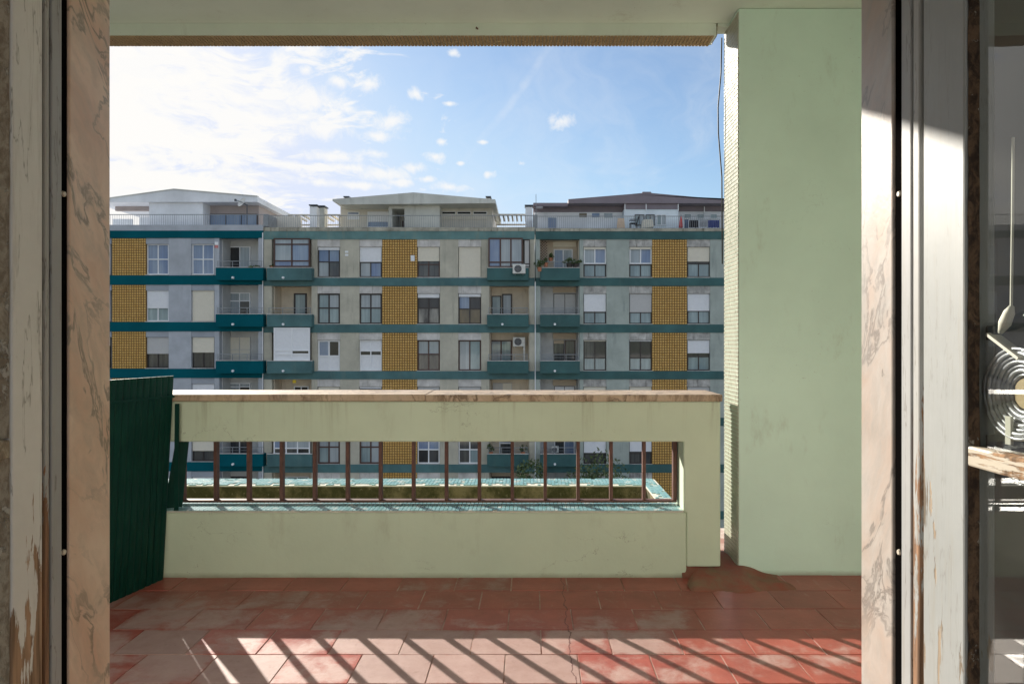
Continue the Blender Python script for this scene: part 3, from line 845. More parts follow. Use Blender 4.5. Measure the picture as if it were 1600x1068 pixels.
# ---- middle building
bm = thing('apartment_building', (fx(620), FD + 4, GZ), 'weathered grey apartment block with faded teal bands, middle one across the street', 'building', 'apartment blocks across the street')
spM = [(412.5, 425, 'p'), (425, 487, 'b'), (487, 496, 'p'), (496, 531.5, 'w'), (531.5, 561.5, 'p'), (561.5, 597, 'w'), (597, 652, 't'), (652, 687.5, 'w'), (687.5, 716, 'p'), (716, 752, 'w'), (752, 764.5, 'p'), (764.5, 827, 'b'), (827, 835.5, 'p')]
facade(bm, spM, 361.5, 374, 60, ('pier_stone', 'band_faded', 'lintel_pale', 'band_top_faded'), 11.5)
led = MB(); pbox(led, 412.5, 835.5, 355.5, 361.3, FD - .09, FD + .35); led.build('roof_ledge', 'ledge_stained', bm)
for r in range(6):
    d = r * PITCH
    fr = (418.5 + d, 437.5 + d)
    glz = r in (0, 2)
    balcony(bm, 417, 487, None, fr, 'band_faded', rail=not glz and r != 4, recess=(425, 487, 374 + d, 433 + d), backm='recess_beige')
    balcony(bm, 761, 826, None, fr, 'band_dark', rail=r not in (0,), recess=(764.5, 827, 374 + d, 433 + d), backm='recess_beige', bulb=r == 1)
    y0, y1 = 386 + d, 433 + d
    W = [(497, 531), (562, 596.5), (652.5, 687), (716.5, 751.5)]
    w = lambda i, *a, **k: window(bm, W[i][0], W[i][1], y0, y1, *a, **k)
    if r == 0:
        w(0, 'frame_dark', 2, (409,), ('pane_blue', 'pane_blue', 'pane_pale', 'pane_dusk'), sh=390.5)
        w(1, 'frame_dark', 2, (410,), ('pane_pale', 'pane_blue'), sh=409)
        w(2, 'frame_brown', 2, (413,), ('pane_dusk',), sh=408, shm='shutter_cream')
        w(3, 'frame_dark', 2, (), ('pane_dark',), sh=432.5, shm='shutter_cream')
        window(bm, 427.5, 484, 372, 417, 'frame_brown', 2, (381.5, 407.5), ('pane_pale', 'pane_pale', 'pane_pale', 'pane_blue', 'pane_blue', 'pane_blue'), y=FD - .50, sill=False, name='glazed_balcony', fw=2)
        window(bm, 763, 817, 371.5, 417.5, 'frame_brown', 3, (409.5,), ('pane_blue', 'pane_pale', 'pane_pale'), y=FD - .50, sill=False, name='glazed_balcony', fw=2.2)
        window(bm, 818.5, 828, 374, 417.5, 'frame_dark', 1, (412,), ('shutter_grey',), y=FD - .30, sill=False, name='glazed_side', fw=1.3)
    elif r == 1:
        w(0, 'frame_dark', 2, (481,), ('pane_curtain', 'pane_pale', 'pane_curtain', 'pane_curtain'), fw=2)
        w(1, 'frame_dark', 2, (481,), ('pane_pale', 'pane_pale', 'pane_curtain', 'pane_curtain'), fw=2)
        w(2, 'frame_dark', 2, (481,), ('pane_dark', 'pane_dark', 'pane_patterned', 'pane_patterned'), sh=465, fw=1.8)
        w(3, 'frame_dark', 2, (482.5,), ('pane_blue', 'pane_dark', 'pane_ochre', 'pane_ochre'), sh=463.5, fw=1.6)
        window(bm, 459, 479, 458, 494, 'frame_dark', 1, (), ('pane_curtain',), y=RY, sill=False, name='balcony_door', fw=2.4)
        window(bm, 768, 783, 462, 496, 'frame_dark', 1, (), ('pane_curtain',), y=RY, sill=False, name='balcony_door', fw=1.6)
        window(bm, 784.5, 800, 459, 492, 'frame_dark', 1, (), ('pane_pale',), y=RY - .1, sill=False, name='balcony_window', fw=2)
    elif r == 2:
        w(0, 'frame_white', 2, (556,), ('pane_blue', 'pane_dark', 'shutter_white', 'shutter_white'), fw=2.2)
        w(1, 'frame_white', 2, (548, 555), ('shutter_white', 'shutter_white', 'pane_dark', 'pane_dusk', 'shutter_white', 'shutter_white'), fw=1.6)
        w(2, 'frame_brown', 2, (553,), ('pane_pale', 'pane_pale', 'pane_dusk', 'pane_dusk'), fw=1.8)
        w(3, 'frame_brown', 2, (), ('pane_pale', 'pane_curtain'), fw=1.8)
        window(bm, 427.5, 484, 511.5, 563, 'frame_white', 2, (547, 553), ('shutter_white', 'shutter_white', 'shutter_white', 'pane_dark', 'shutter_white', 'shutter_white'), y=FD - .50, sill=False, name='glazed_balcony', fw=2.2)
        window(bm, 766, 800, 531, 567, 'frame_brown', 2, (), ('pane_pale', 'pane_curtain'), y=RY, sill=False, name='balcony_door', fw=2.2)
    elif r == 3:
        w(0, 'frame_dark', 2, (), ('pane_dusk',), sh=640, shm='shutter_cream')
        w(1, 'frame_dark', 2, (), ('pane_dark',), sh=607)
        w(2, 'frame_dark', 2, (), ('pane_dusk',), sh=640, shm='shutter_grey')
        w(3, 'frame_dark', 2, (), ('pane_dusk',), sh=640, shm='shutter_grey')
        window(bm, 459, 482, 603, 640, 'frame_white', 2, (), ('pane_dark',), y=RY, sill=False, name='balcony_door', fw=1.5)
        window(bm, 770, 800, 598, 640, 'shutter_grey', 2, (), ('shutter_grey', 'shutter_cream'), y=RY, sill=False, name='balcony_door', fw=.8)
        sg = MB(); pbox(sg, 458, 463.5, 593, 598, FD - .1, FD - .08); sg.build('sign', 'sign_yellow', bm)
    elif r == 4:
        w(0, 'frame_brown', 2, (698,), ('pane_pale', 'pane_pale', 'pane_curtain', 'pane_pale'), fw=2.2)
        w(1, 'frame_brown', 2, (698,), ('pane_pale', 'pane_pale', 'pane_curtain', 'pane_pale'), fw=2.2)
        w(2, 'frame_white', 2, (702,), ('pane_blue', 'pane_blue', 'pane_dark', 'pane_dusk'), fw=1.8)
        w(3, 'frame_white', 2, (702,), ('pane_dusk', 'pane_dusk', 'pane_dusk', 'pane_curtain'), fw=1.8)
        window(bm, 427.5, 484, 665, 709, 'frame_white', 3, (700,), ('pane_blue', 'pane_pale', 'pane_pale', 'pane_dusk', 'pane_dusk', 'pane_dark'), y=FD - .50, sill=False, name='glazed_balcony', fw=1.6)
        window(bm, 780, 800, 672, 712, 'frame_white', 1, (692,), ('pane_blue', 'pane_dusk'), y=RY, sill=False, name='balcony_door', fw=1.8)
    else:
        w(0, 'frame_dark', 2, (), ('pane_dusk',), sh=775); w(1, 'frame_dark', 2, (), ('pane_dusk',), sh=780)
        w(2, 'frame_dark', 2, (), ('pane_dusk',), sh=775); w(3, 'frame_dark', 2, (), ('pane_dusk',), sh=782)
        window(bm, 430, 482, 744, 784, 'frame_white', 3, (), ('pane_pale', 'pane_curtain', 'pane_dusk'), y=RY, sill=False, name='balcony_door')
        window(bm, 768, 800, 744, 784, 'frame_dark', 2, (), ('pane_dark',), y=RY, sill=False, name='balcony_door')
for (a, b_, c, d_) in ((539.5, 544.5, 392, 395), (539.5, 544.5, 397, 400), (642, 648, 399, 408)):
    pq = MB(); pbox(pq, a, b_, c, d_, FD - .06, FD - .031 if a < 600 else FD - .028); pq.build('vent_cover', 'frame_white', bm)
MB().tube([(fx(836.3), FD - .12, fz(440)), (fx(836.3), FD - .12, GZ)], .035, 8).build('downpipe', 'frame_white', bm)
# middle penthouse
PM = FD + 2.2
pw = MB()
pbox(pw, 532, 607, 316, 356, PM, PM + 6, PM)
pw.build('penthouse_wall', 'pent_beige', bm)
pw = MB()
pw.cells([X(607, PM - 1), X(612.5, PM - 1), X(632, PM - 1), X(687, PM - 1)], [Z(356, PM - 1), Z(326, PM - 1), Z(317.5, PM - 1)], lambda i, k: not (i == 1 and k == 0), PM - 1, PM + 1.5)
pw.build('penthouse_wall', 'pent_concrete', bm)
pw = MB(); pbox(pw, 607, 687, 317.5, 356, PM + 1.51, PM + 6, PM - 1); pw.build('recess_wall', 'pent_beige', bm)
pw = MB(); pbox(pw, 687.2, 769, 317, 356, PM, PM + 6, PM); pw.build('penthouse_wall', 'pent_beige', bm)
for a in (690, 714, 739):
    window(bm, a, a + 22, 330, 335, 'frame_white', 1, (), ('pane_dark',), y=PM - .06, sill=False, name='penthouse_window', fw=.9)
for a in (690, 714, 739):
    s_ = MB(); pbox(s_, a, a + 22, 337, 343, PM - .05, PM - .005, PM); s_.build('penthouse_shutter', 'pent_beige', bm)
window(bm, 543, 561, 331, 343, 'frame_white', 1, (335,), ('pane_blue', 'shutter_white'), y=PM - .06, sill=False, name='penthouse_window', fw=1)
window(bm, 574, 607, 330.5, 355, 'frame_white', 1, (346,), ('shutter_white', 'pane_blue'), y=PM - .06, sill=False, name='penthouse_door', fw=1)
pbd = MB(); pbox(pbd, 624, 632, 341, 356, PM + .9, PM + 1.0, PM); pbd.build('terrace_door', 'frame_brown', bm)
RM = PM - 1.6
rf = MB()
rf.poly_y([(X(532, RM), Z(319.5, RM)), (X(774, RM), Z(317.3, RM)), (X(774, RM), Z(311.5, RM)), (X(646, RM), Z(300.5, RM)), (X(519.5, RM), Z(311, RM)), (X(519.5, RM), Z(314, RM))], RM, RM + 7.5)
rf.build('roof', 'pent_concrete', bm)
def chimney(bld, a, b_, t_, bt_, y, m_='pent_concrete'):
    c = MB(); pbox(c, a, b_, t_ + 3.2, bt_, y, y + .7, y); o = c.build('chimney', m_, bld)
    k = MB(); pbox(k, a - 1.2, b_ + 1.2, t_, t_ + 1.8, y - .05, y + .75, y)
    for q in (a + .2, (a + b_) / 2 - .5, b_ - 1.2): pbox(k, q, q + 1, t_ + 1.8, t_ + 3.2, y + .1, y + .6, y)
    k.build('chimney_cap', 'rail_dark', o)
    return o
chimney(bm, 484, 495, 319.5, 356, FD + 1.2, 'pent_white'); chimney(bm, 495.5, 506.5, 321, 356, FD + 1.8)
chimney(bm, 538, 544.5, 306.5, 314, FD + 3); chimney(bm, 760, 766, 306.5, 316, FD + 3)
chimney(bm, 821, 832, 320, 356, FD + 1.6, 'pent_white')
for side in ((450, 531, 334.5, 343), (772, 824, 334, 343)):
    a, b_, t_, l_ = side; y = FD + 1.9
    pg = MB()
    pbox(pg, a, b_, t_, t_ + 2, y, y + .12, y); pbox(pg, a, b_, t_ + 6, t_ + 8.3, y + 2.2, y + 2.32, y)
    n = 8
    for i in range(n):
        q = a + (b_ - a - 3) * i / (n - 1)
        pg.bar((X(q, y), y + .13, Z(t_ + 1, y)), (X(q, y), y + 2.19, Z(t_ + 1, y)), .10, .12)
    pg.box(X(b_ - 2, y), X(b_, y), y, y + .12, Z(356, y), Z(t_ + 2, y))
    pg.build('pergola', 'pent_beige', bm)
pw = MB(); pbox(pw, 420, 470, 338, 356, FD + 1.5, FD + 1.7, FD + 1.5)
pw.build('terrace_wall', 'pent_beige', bm)
railing(bm, 413, 835, 336.2, 355.6, FD + .12, 'rail_grey', .13, th=.012)

# ---- right building
br = thing('apartment_building', (fx(1000), FD + 4, GZ), 'grey-green apartment block with a plum-coloured roof, rightmost across the street', 'building', 'apartment blocks across the street')
spR = [(836.8, 843.5, 'p'), (843.5, 905.5, 'b'), (905.5, 911.5, 'p'), (911.5, 947.5, 'w'), (947.5, 983, 'p'), (983, 1018.8, 'w'), (1018.8, 1073.5, 't'), (1073.5, 1109.5, 'w'), (1109.5, 1165, 'p'), (1165, 1200, 'w'), (1200, 1300, 'p')]
facade(br, spR, 361.8, 374, 60, ('pier_green_grey', 'band_dark', 'lintel_stained', 'band_dark'), 11.5)
led = MB(); pbox(led, 836.8, 1300, 357, 361.6, FD - .09, FD + .35); led.build('roof_ledge', 'ledge_stained', br)
for r in range(6):
    d = r * PITCH
    balcony(br, 844, 906, None, (418.5 + d, 437.5 + d), 'band_dark', rail=True, recess=(843.5, 905.5, 374 + d, 433 + d), backm='recess_grey' if r else 'recess_beige', bulb=r in (1, 2, 4))
    y0, y1 = 386 + d, 433 + d
    W = [(912, 947), (983.5, 1018.3), (1074, 1109), (1165.5, 1199.5)]
    w = lambda i, *a, **k: window(br, W[i][0], W[i][1], y0, y1, *a, **k)
    if r == 0:
        for i in (0, 1):
            a, b_ = W[i]
            window(br, a, b_, 413, y1, 'frame_dark', 2, (), ('pane_curtain',))
            window(br, a, b_, 386, 412.4, 'frame_white', 2, (), ('pane_pale', 'pane_blue'), sh=389.5, shm='shutter_cream', sill=False, fw=1.8, y=FD + .1)
        w(2, 'frame_dark', 2, (412,), ('pane_dark', 'pane_dark', 'pane_curtain', 'pane_curtain'), sh=408.5, shm='shutter_cream')
        w(3, 'frame_dark', 2, (412,), ('pane_dark', 'pane_dark', 'pane_curtain', 'pane_curtain'), sh=400)
        window(br, 865, 895, 389, 424, 'frame_white', 2, (), ('pane_blue', 'pane_pale'), y=RY, sill=False, name='balcony_door', fw=1.8)
        bx = MB(); pbox(bx, 864, 900, 378, 386, RY - .1, RY - .01, RY); bx.build('shutter_box', 'shutter_cream', br)
        lt = MB(); ya = FD + .20
        x0, x1, z0, z1 = X(844.5, ya), X(855, ya), Z(414, ya), Z(376, ya)
        n = 9
        for i in range(-4, n + 1):
            for s_ in (0, 1):
                p0 = z0 + (z1 - z0) * i / n; w_ = x1 - x0
                a_, b2 = (x0, x1) if s_ == 0 else (x1, x0)
                pa, pb = (a_, max(p0, z0)), (b2, min(p0 + w_, z1))
                if p0 < z0:
                    f_ = (z0 - p0) / w_
                    if f_ >= 1: continue
                    pa = (a_ + (b2 - a_) * f_, z0)
                if p0 + w_ > z1: f_ = (z1 - p0) / w_; pb = (a_ + (b2 - a_) * f_, z1)
                lt.bar((pa[0], ya + s_ * .012, pa[1]), (pb[0], ya + s_ * .012, pb[1]), .025, .01, up=(0, 1, 0))
        lt.build('trellis', 'frame_brown', br)
    elif r == 1:
        window(br, 865, 900, 458.5, 494, 'frame_dark', 2, (), ('shutter_grey', 'shutter_grey'), y=RY, sill=False, name='balcony_door', fw=.7)
        bx = MB(); pbox(bx, 864, 900, 448, 457, RY - .08, RY - .01, RY); bx.build('shutter_box', 'shutter_tan', br)
        w(0, 'frame_dark', 2, (488,), ('pane_curtain',), sh=486.5); w(1, 'frame_dark', 2, (488,), ('pane_curtain',), sh=487.5, shm='shutter_grey')
        w(2, 'frame_dark', 2, (486,), ('pane_curtain',), sh=485.5); w(3, 'frame_dark', 2, (486,), ('pane_curtain',), sh=480)
    elif r == 2:
        window(br, 865, 881.5, 531, 566, 'frame_dark', 1, (), ('pane_dusk',), y=RY, sill=False, name='balcony_door', sh=536.5, shm='shutter_tan')
        window(br, 882.5, 899, 531, 568, 'frame_brown', 1, (), ('pane_dusk',), y=RY, sill=False, name='balcony_door')
        bx = MB(); pbox(bx, 864, 900, 520, 529.5, RY - .08, RY - .01, RY); bx.build('shutter_box', 'shutter_tan', br)
        w(0, 'frame_dark', 2, (559,), ('pane_dusk', 'pane_dark', 'pane_curtain', 'pane_curtain'), sh=533, shm='shutter_cream')
        w(1, 'frame_dark', 2, (559,), ('pane_dark', 'pane_dark', 'pane_curtain', 'pane_curtain'), sh=533, shm='shutter_white')
        w(2, 'frame_dark', 2, (557,), ('pane_dark', 'pane_dark', 'pane_curtain', 'pane_curtain'), sh=551.5); w(3, 'frame_dark', 2, (559,), ('pane_curtain',), sh=545)
    elif r == 3:
        window(br, 866, 898, 603, 640, 'frame_dark', 2, (), ('shutter_white',), y=RY, sill=False, name='balcony_door', fw=.8)
        bx = MB(); pbox(bx, 864, 900, 593, 602, RY - .08, RY - .01, RY); bx.build('shutter_box', 'shutter_tan', br)
        for i in range(4): w(i, 'frame_dark', 2, (), ('pane_dusk',), sh=638, shm='shutter_cream' if i != 2 else 'shutter_grey')
    elif r == 4:
        window(br, 866, 898, 674, 711, 'frame_white', 2, (), ('pane_dusk', 'pane_blue'), y=RY, sill=False, name='balcony_door', fw=1.6)
        w(0, 'frame_dark', 2, (708,), ('pane_dusk',), sh=707); w(1, 'frame_dark', 2, (708,), ('pane_dusk',), sh=705)
        w(2, 'frame_dark', 2, (708,), ('pane_dusk',), sh=705); w(3, 'frame_dark', 2, (708,), ('pane_dusk',), sh=700)
    else:
        for i in range(4): w(i, 'frame_dark', 2, (), ('pane_dusk',), sh=776)
        window(br, 866, 898, 747, 784, 'frame_dark', 2, (), ('pane_dark',), y=RY, sill=False, name='balcony_door')
# right penthouse
PR = FD + 2.6
for a_, b_, c_ in ((834, 975, 331.5), (1060, 1300, 330.5)): pw = MB(); pbox(pw, a_, b_, c_, 362, PR, PR + 6, PR); pw.build('penthouse_wall', 'pent_white', br)
pw = MB(); pbox(pw, 975, 1060, 327, 362, PR - .8, PR + 6, PR - .8); pw.build('penthouse_wall', 'pent_pale_blue', br)
pw = MB()
pbox(pw, 833, 975, 318, 331.4, PR - .05, PR + 6, PR); pbox(pw, 1060, 1300, 317, 330.4, PR - .05, PR + 6, PR); pbox(pw, 975, 1060, 317, 326.9, PR - .85, PR + 6, PR - .8)
pw.build('attic_band', 'roof_plum', br)
for a in (976, 1009, 1059, 1105):
    st = MB(); yy = PR - .9 if a < 1060 else PR - .1
    pbox(st, a - .5, a + .9, 319, 330, yy, yy + .04, PR - .8); st.build('downpipe', 'frame_white', br)
RR = PR - 1.0
rf = MB()
rf.poly_y([(X(x_, RR), Z(y_, RR)) for x_, y_ in ((888, 317.5), (1300, 317.5), (1300, 323), (1131, 311.8), (1018, 301.5), (1017, 299.6), (1004, 299.6), (1003, 301.5), (984, 303.3), (888, 311.2))][:10], RR, RR + 7)
rf.build('roof', 'roof_plum', br)
rf = MB(); pbox(rf, 833.5, 887.5, 315.8, 320.6, RR + .2, RR + 6, RR); rf.build('roof_edge', 'roof_plum', br)
for (a, b_, c, d_, pm_) in ((855.5, 870.5, 339, 357, 'pane_blue'), (904, 918, 331.8, 340.5, 'pane_ochre'), (924, 938, 332, 340.5, 'pane_blue'), (943, 958, 332, 341, 'pane_pale')):
    window(br, a, b_, c, d_, 'frame_white', 1, (), (pm_,), y=PR - .06, sill=False, name='penthouse_window', fw=1)
for a in (1069, 1089, 1109.5, 1140, 1180, 1220):
    window(br, a, a + 11.5, 334.2, 341.3, 'frame_white', 1, (), ('pane_curtain',), y=PR - .06, sill=False, name='penthouse_window', fw=.8)
for a, b_ in ((992, 1007), (1009, 1023), (1026, 1041)):
    window(br, a, b_, 335, 352, 'frame_dark' if a != 1026 else 'frame_white', 2, (), ('pane_curtain', 'pane_pale'), y=PR - .87, sill=False, name='penthouse_window', fw=1)
railing(br, 839, 1300, 337.3, 357, FD + .12, 'rail_grey', .12, th=.014)
pp = MB(); pbox(pp, 832.5, 840, 334, 357, FD + .3, FD + 2.2); pp.build('party_wall', 'rail_grey', br)

# ------------------------------------------------------------------ things hung on or standing on those buildings
def ac_unit(px0, px1, py0, py1, y, label):
    D = y; x0, x1, z0, z1 = X(px0, D), X(px1, D), Z(py1, D), Z(py0, D)
    r_ = thing('air_conditioner', ((x0 + x1) / 2, y + .15, z0), label, 'air conditioner', 'air conditioner units on the facade')
    box(x0, x1, y, y + .3, z0, z1).build('casing', 'ac_white', r_, bevel=.02)
    cx, cz, rr = x0 + (x1 - x0) * .42, (z0 + z1) / 2, (z1 - z0) * .40
    MB().tube([(cx, y - .004, cz), (cx, y - .012, cz)], rr, 20).build('fan_opening', 'ac_dark', r_)
    g = MB()
    for k in range(1, 4):
        q = rr * k / 3.2
        ring = [(cx + q * math.cos(a_), y - .02, cz + q * math.sin(a_)) for a_ in [2 * math.pi * i / 16 for i in range(17)]]
        g.tube(ring, .006, 4, cap=False)
    g.bar((cx - rr, y - .02, cz), (cx + rr, y - .02, cz), .012).bar((cx, y - .02, cz - rr), (cx, y - .02, cz + rr), .012)
    g.build('fan_grille', 'rail_grey', r_)
    bk = MB()
    for q in (x0 + .12, x1 - .16): bk.box(q, q + .04, y + .02, y + .5, z0 - .06, z0 - .01)
    bk.build('bracket', 'rail_grey', r_)
ac_unit(801, 821, 412.5, 427, FD - .95, 'white air conditioner hung in front of the brown glazed balcony on the top storey')
ac_unit(801.5, 820.5, 526.5, 541, FD + .5, 'white air conditioner high in the recess beside brown windows, two storeys below the glazed balcony')
ac_unit(862, 873, 697, 707, FD + .6, 'small white air conditioner behind the low balcony seen through the parapet opening')
dp = MB().tube([(fx(819), FD + .4, fz(541)), (fx(819), FD + .4, fz(568))], .05, 8)
dp.build('drain_pipe', 'ac_white', bm)


def leaf_cloud(n, c, rad, size, squash=1.0, seed=1, up=False):
    rg = random.Random(seed); mb = MB()
    blobs = [(Vector((rg.gauss(0, .45), rg.gauss(0, .45), rg.gauss(0, .4))), rg.uniform(.35, .65)) for _ in range(9)]
    for i in range(n):
        bc, br_ = rg.choice(blobs)
        d_ = Vector((rg.gauss(0, 1), rg.gauss(0, 1), rg.gauss(0, 1))).normalized() * br_ * rg.uniform(.5, 1.0)
        p_ = bc + d_
        p_ = Vector((p_.x * rad, p_.y * rad, p_.z * rad * squash)) + Vector(c)
        a_ = Vector((rg.gauss(0, 1), rg.gauss(0, 1), rg.gauss(0, 1) + (2 if up else 0))).normalized()
        b_ = a_.cross(Vector((rg.gauss(0, 1), rg.gauss(0, 1), rg.gauss(0, 1)))).normalized()
        s_ = size * rg.uniform(.6, 1.4)
        k = len(mb.v)
        mb.v += [tuple(p_ - a_ * s_), tuple(p_ + b_ * s_ * .45), tuple(p_ + a_ * s_), tuple(p_ - b_ * s_ * .45)]
        mb.f.append((k, k + 1, k + 2, k + 3))
    return mb


def potted_plant(px, pbot, ptop, y, label, rad, potw=.13, potm='terracotta', up=False, n=160, seed=1, group='balcony plants'):
    x_, z0, z1 = X(px, y), Z(pbot, y), Z(ptop, y)
    r_ = thing('potted_plant', (x_, y, z0), label, 'plant', group)
    MB().tube([(x_, y, z0), (x_, y, z0 + .02), (x_, y, z0 + .22), (x_, y, z0 + .24)], [potw * .75, potw * .78, potw, potw], 12).build('pot', potm, r_)
    hh = z1 - z0 - .2
    MB().tube([(x_, y, z0 + .2), (x_ + .02, y, z0 + .2 + hh * .6)], .015, 5).build('stem', 'bark', r_)
    leaf_cloud(n, (x_, y, z0 + .2 + hh * .5), rad, .07, hh * .5 / rad, seed, up).build('foliage', 'leaf', r_)
yb = FD - .40
potted_plant(843, 424, 404, yb - .2, 'tall spiky green plant at the left corner of the trellised balcony', .16, up=True, seed=2)
potted_plant(853, 417, 402, yb, 'small green plant in a pot below the lattice trellis on the top balcony', .15, seed=3)
potted_plant(860.5, 409, 396, FD + .6, 'red-brown plant in a pot on a stand beside the white balcony door', .12, seed=4)
potted_plant(890, 418, 405, yb, 'left rounded bush on the ledge of the trellised balcony', .28, .2, 'frame_dark', n=260, seed=5)
potted_plant(900, 418, 406, yb, 'right rounded bush on the ledge of the trellised balcony', .26, .2, 'frame_dark', n=260, seed=6)
potted_plant(400, 424, 415, FD - .3, 'low trailing green plant at the right end of the top bright teal balcony', .26, .12, n=200, seed=7)
potted_plant(425, 422, 414, FD - .3, 'low green plant on the faded balcony beside the brown glazed bay', .18, .12, n=140, seed=8)
potted_plant(767, 712, 692, yb, 'leafy plant at the left end of the low balcony seen through the grille', .2, n=160, seed=9)
potted_plant(817, 712, 694, yb, 'leafy plant at the right end of the low balcony seen through the grille', .18, n=160, seed=10)

# satellite dish
y_ = FD + .25
sd = thing('satellite_dish', (X(386, y_), y_, Z(352, y_)), 'satellite dish on a dark pole at the left block roof railing', 'satellite dish')
MB().tube([(X(386, y_), y_, Z(352, y_)), (X(386, y_), y_, Z(320, y_))], .03, 8).build('pole', 'rail_dark', sd)
di = MB(); c0 = Vector((X(380, y_), y_ - .1, Z(317, y_))); ax = Vector((-.5, -.75, .45)).normalized(); u_ = ax.cross(Vector((0, 0, 1))).normalized(); v_ = ax.cross(u_)
rings = []
for k in range(6):
    q = .31 * k / 5; b_ = len(di.v); rings.append(b_)
    for i in range(18):
        a_ = 2 * math.pi * i / 18
        di.v.append(tuple(c0 + (u_ * math.cos(a_) + v_ * math.sin(a_)) * max(q, .005) + ax * (q * q * .7)))
for r0, r1 in zip(rings, rings[1:]):
    for i in range(18): j = (i + 1) % 18; di.f.append((r0 + i, r0 + j, r1 + j, r1 + i))
di.build('dish', 'ac_white', sd, smooth=True)
MB().bar(c0, c0 + ax * .5 - Vector((0, 0, .15)), .03).bar(c0, (X(386, y_), y_, Z(321, y_)), .05).build('feed_arm', 'rail_dark', sd)
MB().box(*[c for pair in zip(c0 + ax * .5 - Vector((.05, .05, .22)), c0 + ax * .5 + Vector((.05, .05, -.1))) for c in pair]).build('receiver', 'rail_dark', sd)
an = thing('antenna', (X(837.5, PR), PR, Z(331, PR)), 'thin upright mast antenna at the left end of the plum roof', 'antenna')
MB().tube([(X(837.5, RR), RR - .1, Z(357, RR)), (X(837.5, RR), RR - .1, Z(304, RR))], .018, 6).build('mast', 'rail_grey', an)
a2 = MB()
for k, q in enumerate((323.5, 325.5)): a2.box(X(838, RR), X(848, RR), RR - .11, RR - .09, Z(q + .5, RR), Z(q, RR))
a2.build('element', 'frame_white', an)

# roof terrace of the right building
TY = FD + .9
tz = Z(358.5, FD + .5)
def slab_at(px, py, w, h, t_, lean, name, mat, label, cat, y=TY):
    x_ = X(px, y); z_ = Z(py, y)
    o = MB().hexa([(x_ - w / 2, y, z_), (x_ + w / 2, y, z_), (x_ + w / 2, y + t_, z_), (x_ - w / 2, y + t_, z_), (x_ - w / 2 + .12, y + lean, z_ + h), (x_ + w / 2, y + lean, z_ + h), (x_ + w / 2, y + lean + t_, z_ + h), (x_ - w / 2 + .12, y + lean + t_, z_ + h)]).build(name, mat)
    return tag(o, label, cat)
slab_at(970, 358, .5, .72, .05, .35, 'wooden_board', 'board_beige', 'beige board leaning behind the railing of the right roof terrace', 'board')
def chair(px, y, label, mat, face=1):
    x_ = X(px, y); z_ = tz
    r_ = thing('terrace_chair', (x_, y, z_), label, 'chair')
    box(x_ - .22, x_ + .22, y - .22, y + .22, z_ + .42, z_ + .46).build('seat', mat, r_)
    MB().hexa([(x_ - .22 * face, y - .2, z_ + .46), (x_ - .18 * face, y - .2, z_ + .46), (x_ - .18 * face, y + .2, z_ + .46), (x_ - .22 * face, y + .2, z_ + .46), (x_ - .34 * face, y - .2, z_ + .9), (x_ - .30 * face, y - .2, z_ + .9), (x_ - .30 * face, y + .2, z_ + .9), (x_ - .34 * face, y + .2, z_ + .9)]).build('backrest', mat, r_)
    for sx in (-.2, .2):
        for sy in (-.2, .2): MB().bar((x_ + sx, y + sy, z_), (x_ + sx * .95, y + sy, z_ + .42), .035).build('leg', mat, r_)
    for sy in (-.22, .22): box(x_ - .25, x_ + .2, y + sy - .02, y + sy + .02, z_ + .63, z_ + .67).build('armrest', mat, r_)
    return r_
chair(990, TY + .1, 'black folding armchair on the right roof terrace beside the beige draped table', 'cloth_black', -1)
r_ = thing('draped_table', (X(1010, TY), TY, tz), 'table under a pale beige cover on the right roof terrace', 'table')
x_ = X(1011, TY)
cv = MB().hexa([(x_ - .42, TY - .3, tz + .06), (x_ + .36, TY - .3, tz + .16), (x_ + .36, TY + .3, tz + .16), (x_ - .42, TY + .3, tz + .06), (x_ - .28, TY - .25, tz + .62), (x_ + .3, TY - .25, tz + .66), (x_ + .3, TY + .25, tz + .66), (x_ - .28, TY + .25, tz + .62)])
cv.build('cover', 'plastic_white', r_, bevel=.05)
for sx in (-.3, .28):
    for sy in (-.22, .22): box(x_ + sx - .025, x_ + sx + .025, TY + sy - .025, TY + sy + .025, tz, tz + .2).build('leg', 'rail_dark', r_)
r_ = thing('parasol', (X(1064, TY), TY, tz), 'closed red parasol standing on the right roof terrace', 'parasol')
x_ = X(1064, TY)
MB().tube([(x_, TY, tz), (x_, TY, tz + .95)], .02, 6).build('pole', 'rail_grey', r_)
MB().tube([(x_, TY, tz + .12), (x_, TY, tz + .2), (x_, TY, tz + .5), (x_, TY, tz + .85)], [.06, .13, .10, .03], 10).build('canopy', 'cloth_red', r_)
def laundry(px0, px1, top, bot, mat, name, label, y=FD + .35, seed=0):
    rg = random.Random(seed); mb = MB(); n = 14
    x0, x1, z0, z1 = X(px0, y), X(px1, y), Z(bot, y), Z(top, y)
    for i in range(n + 1):
        q = x0 + (x1 - x0) * i / n; o_ = .03 * math.sin(i * 1.9 + seed) + rg.uniform(-.008, .008)
        mb.v += [(q, y + o_ * .3, z1), (q, y + o_, (z0 + z1) / 2), (q, y + o_ * 1.3, z0 + rg.uniform(0, .03)), (q, y + .012 + o_ * 1.3, z0 + .03), (q, y + .012 + o_, (z0 + z1) / 2), (q, y + .012 + o_ * .3, z1)]
    for i in range(n):
        a_, b_ = i * 6, (i + 1) * 6
        for k in range(6): k2 = (k + 1) % 6; mb.f.append((a_ + k, b_ + k, b_ + k2, a_ + k2))
    o = mb.build(name, mat); tag(o, label, 'laundry', 'laundry on the roof terrace'); return o
rk = thing('drying_rack', (X(1098, FD + .37), FD + .37, tz), 'thin metal clothes rack holding laundry behind the terrace railing', 'clothes rack')
dr = MB()
yy = FD + .356
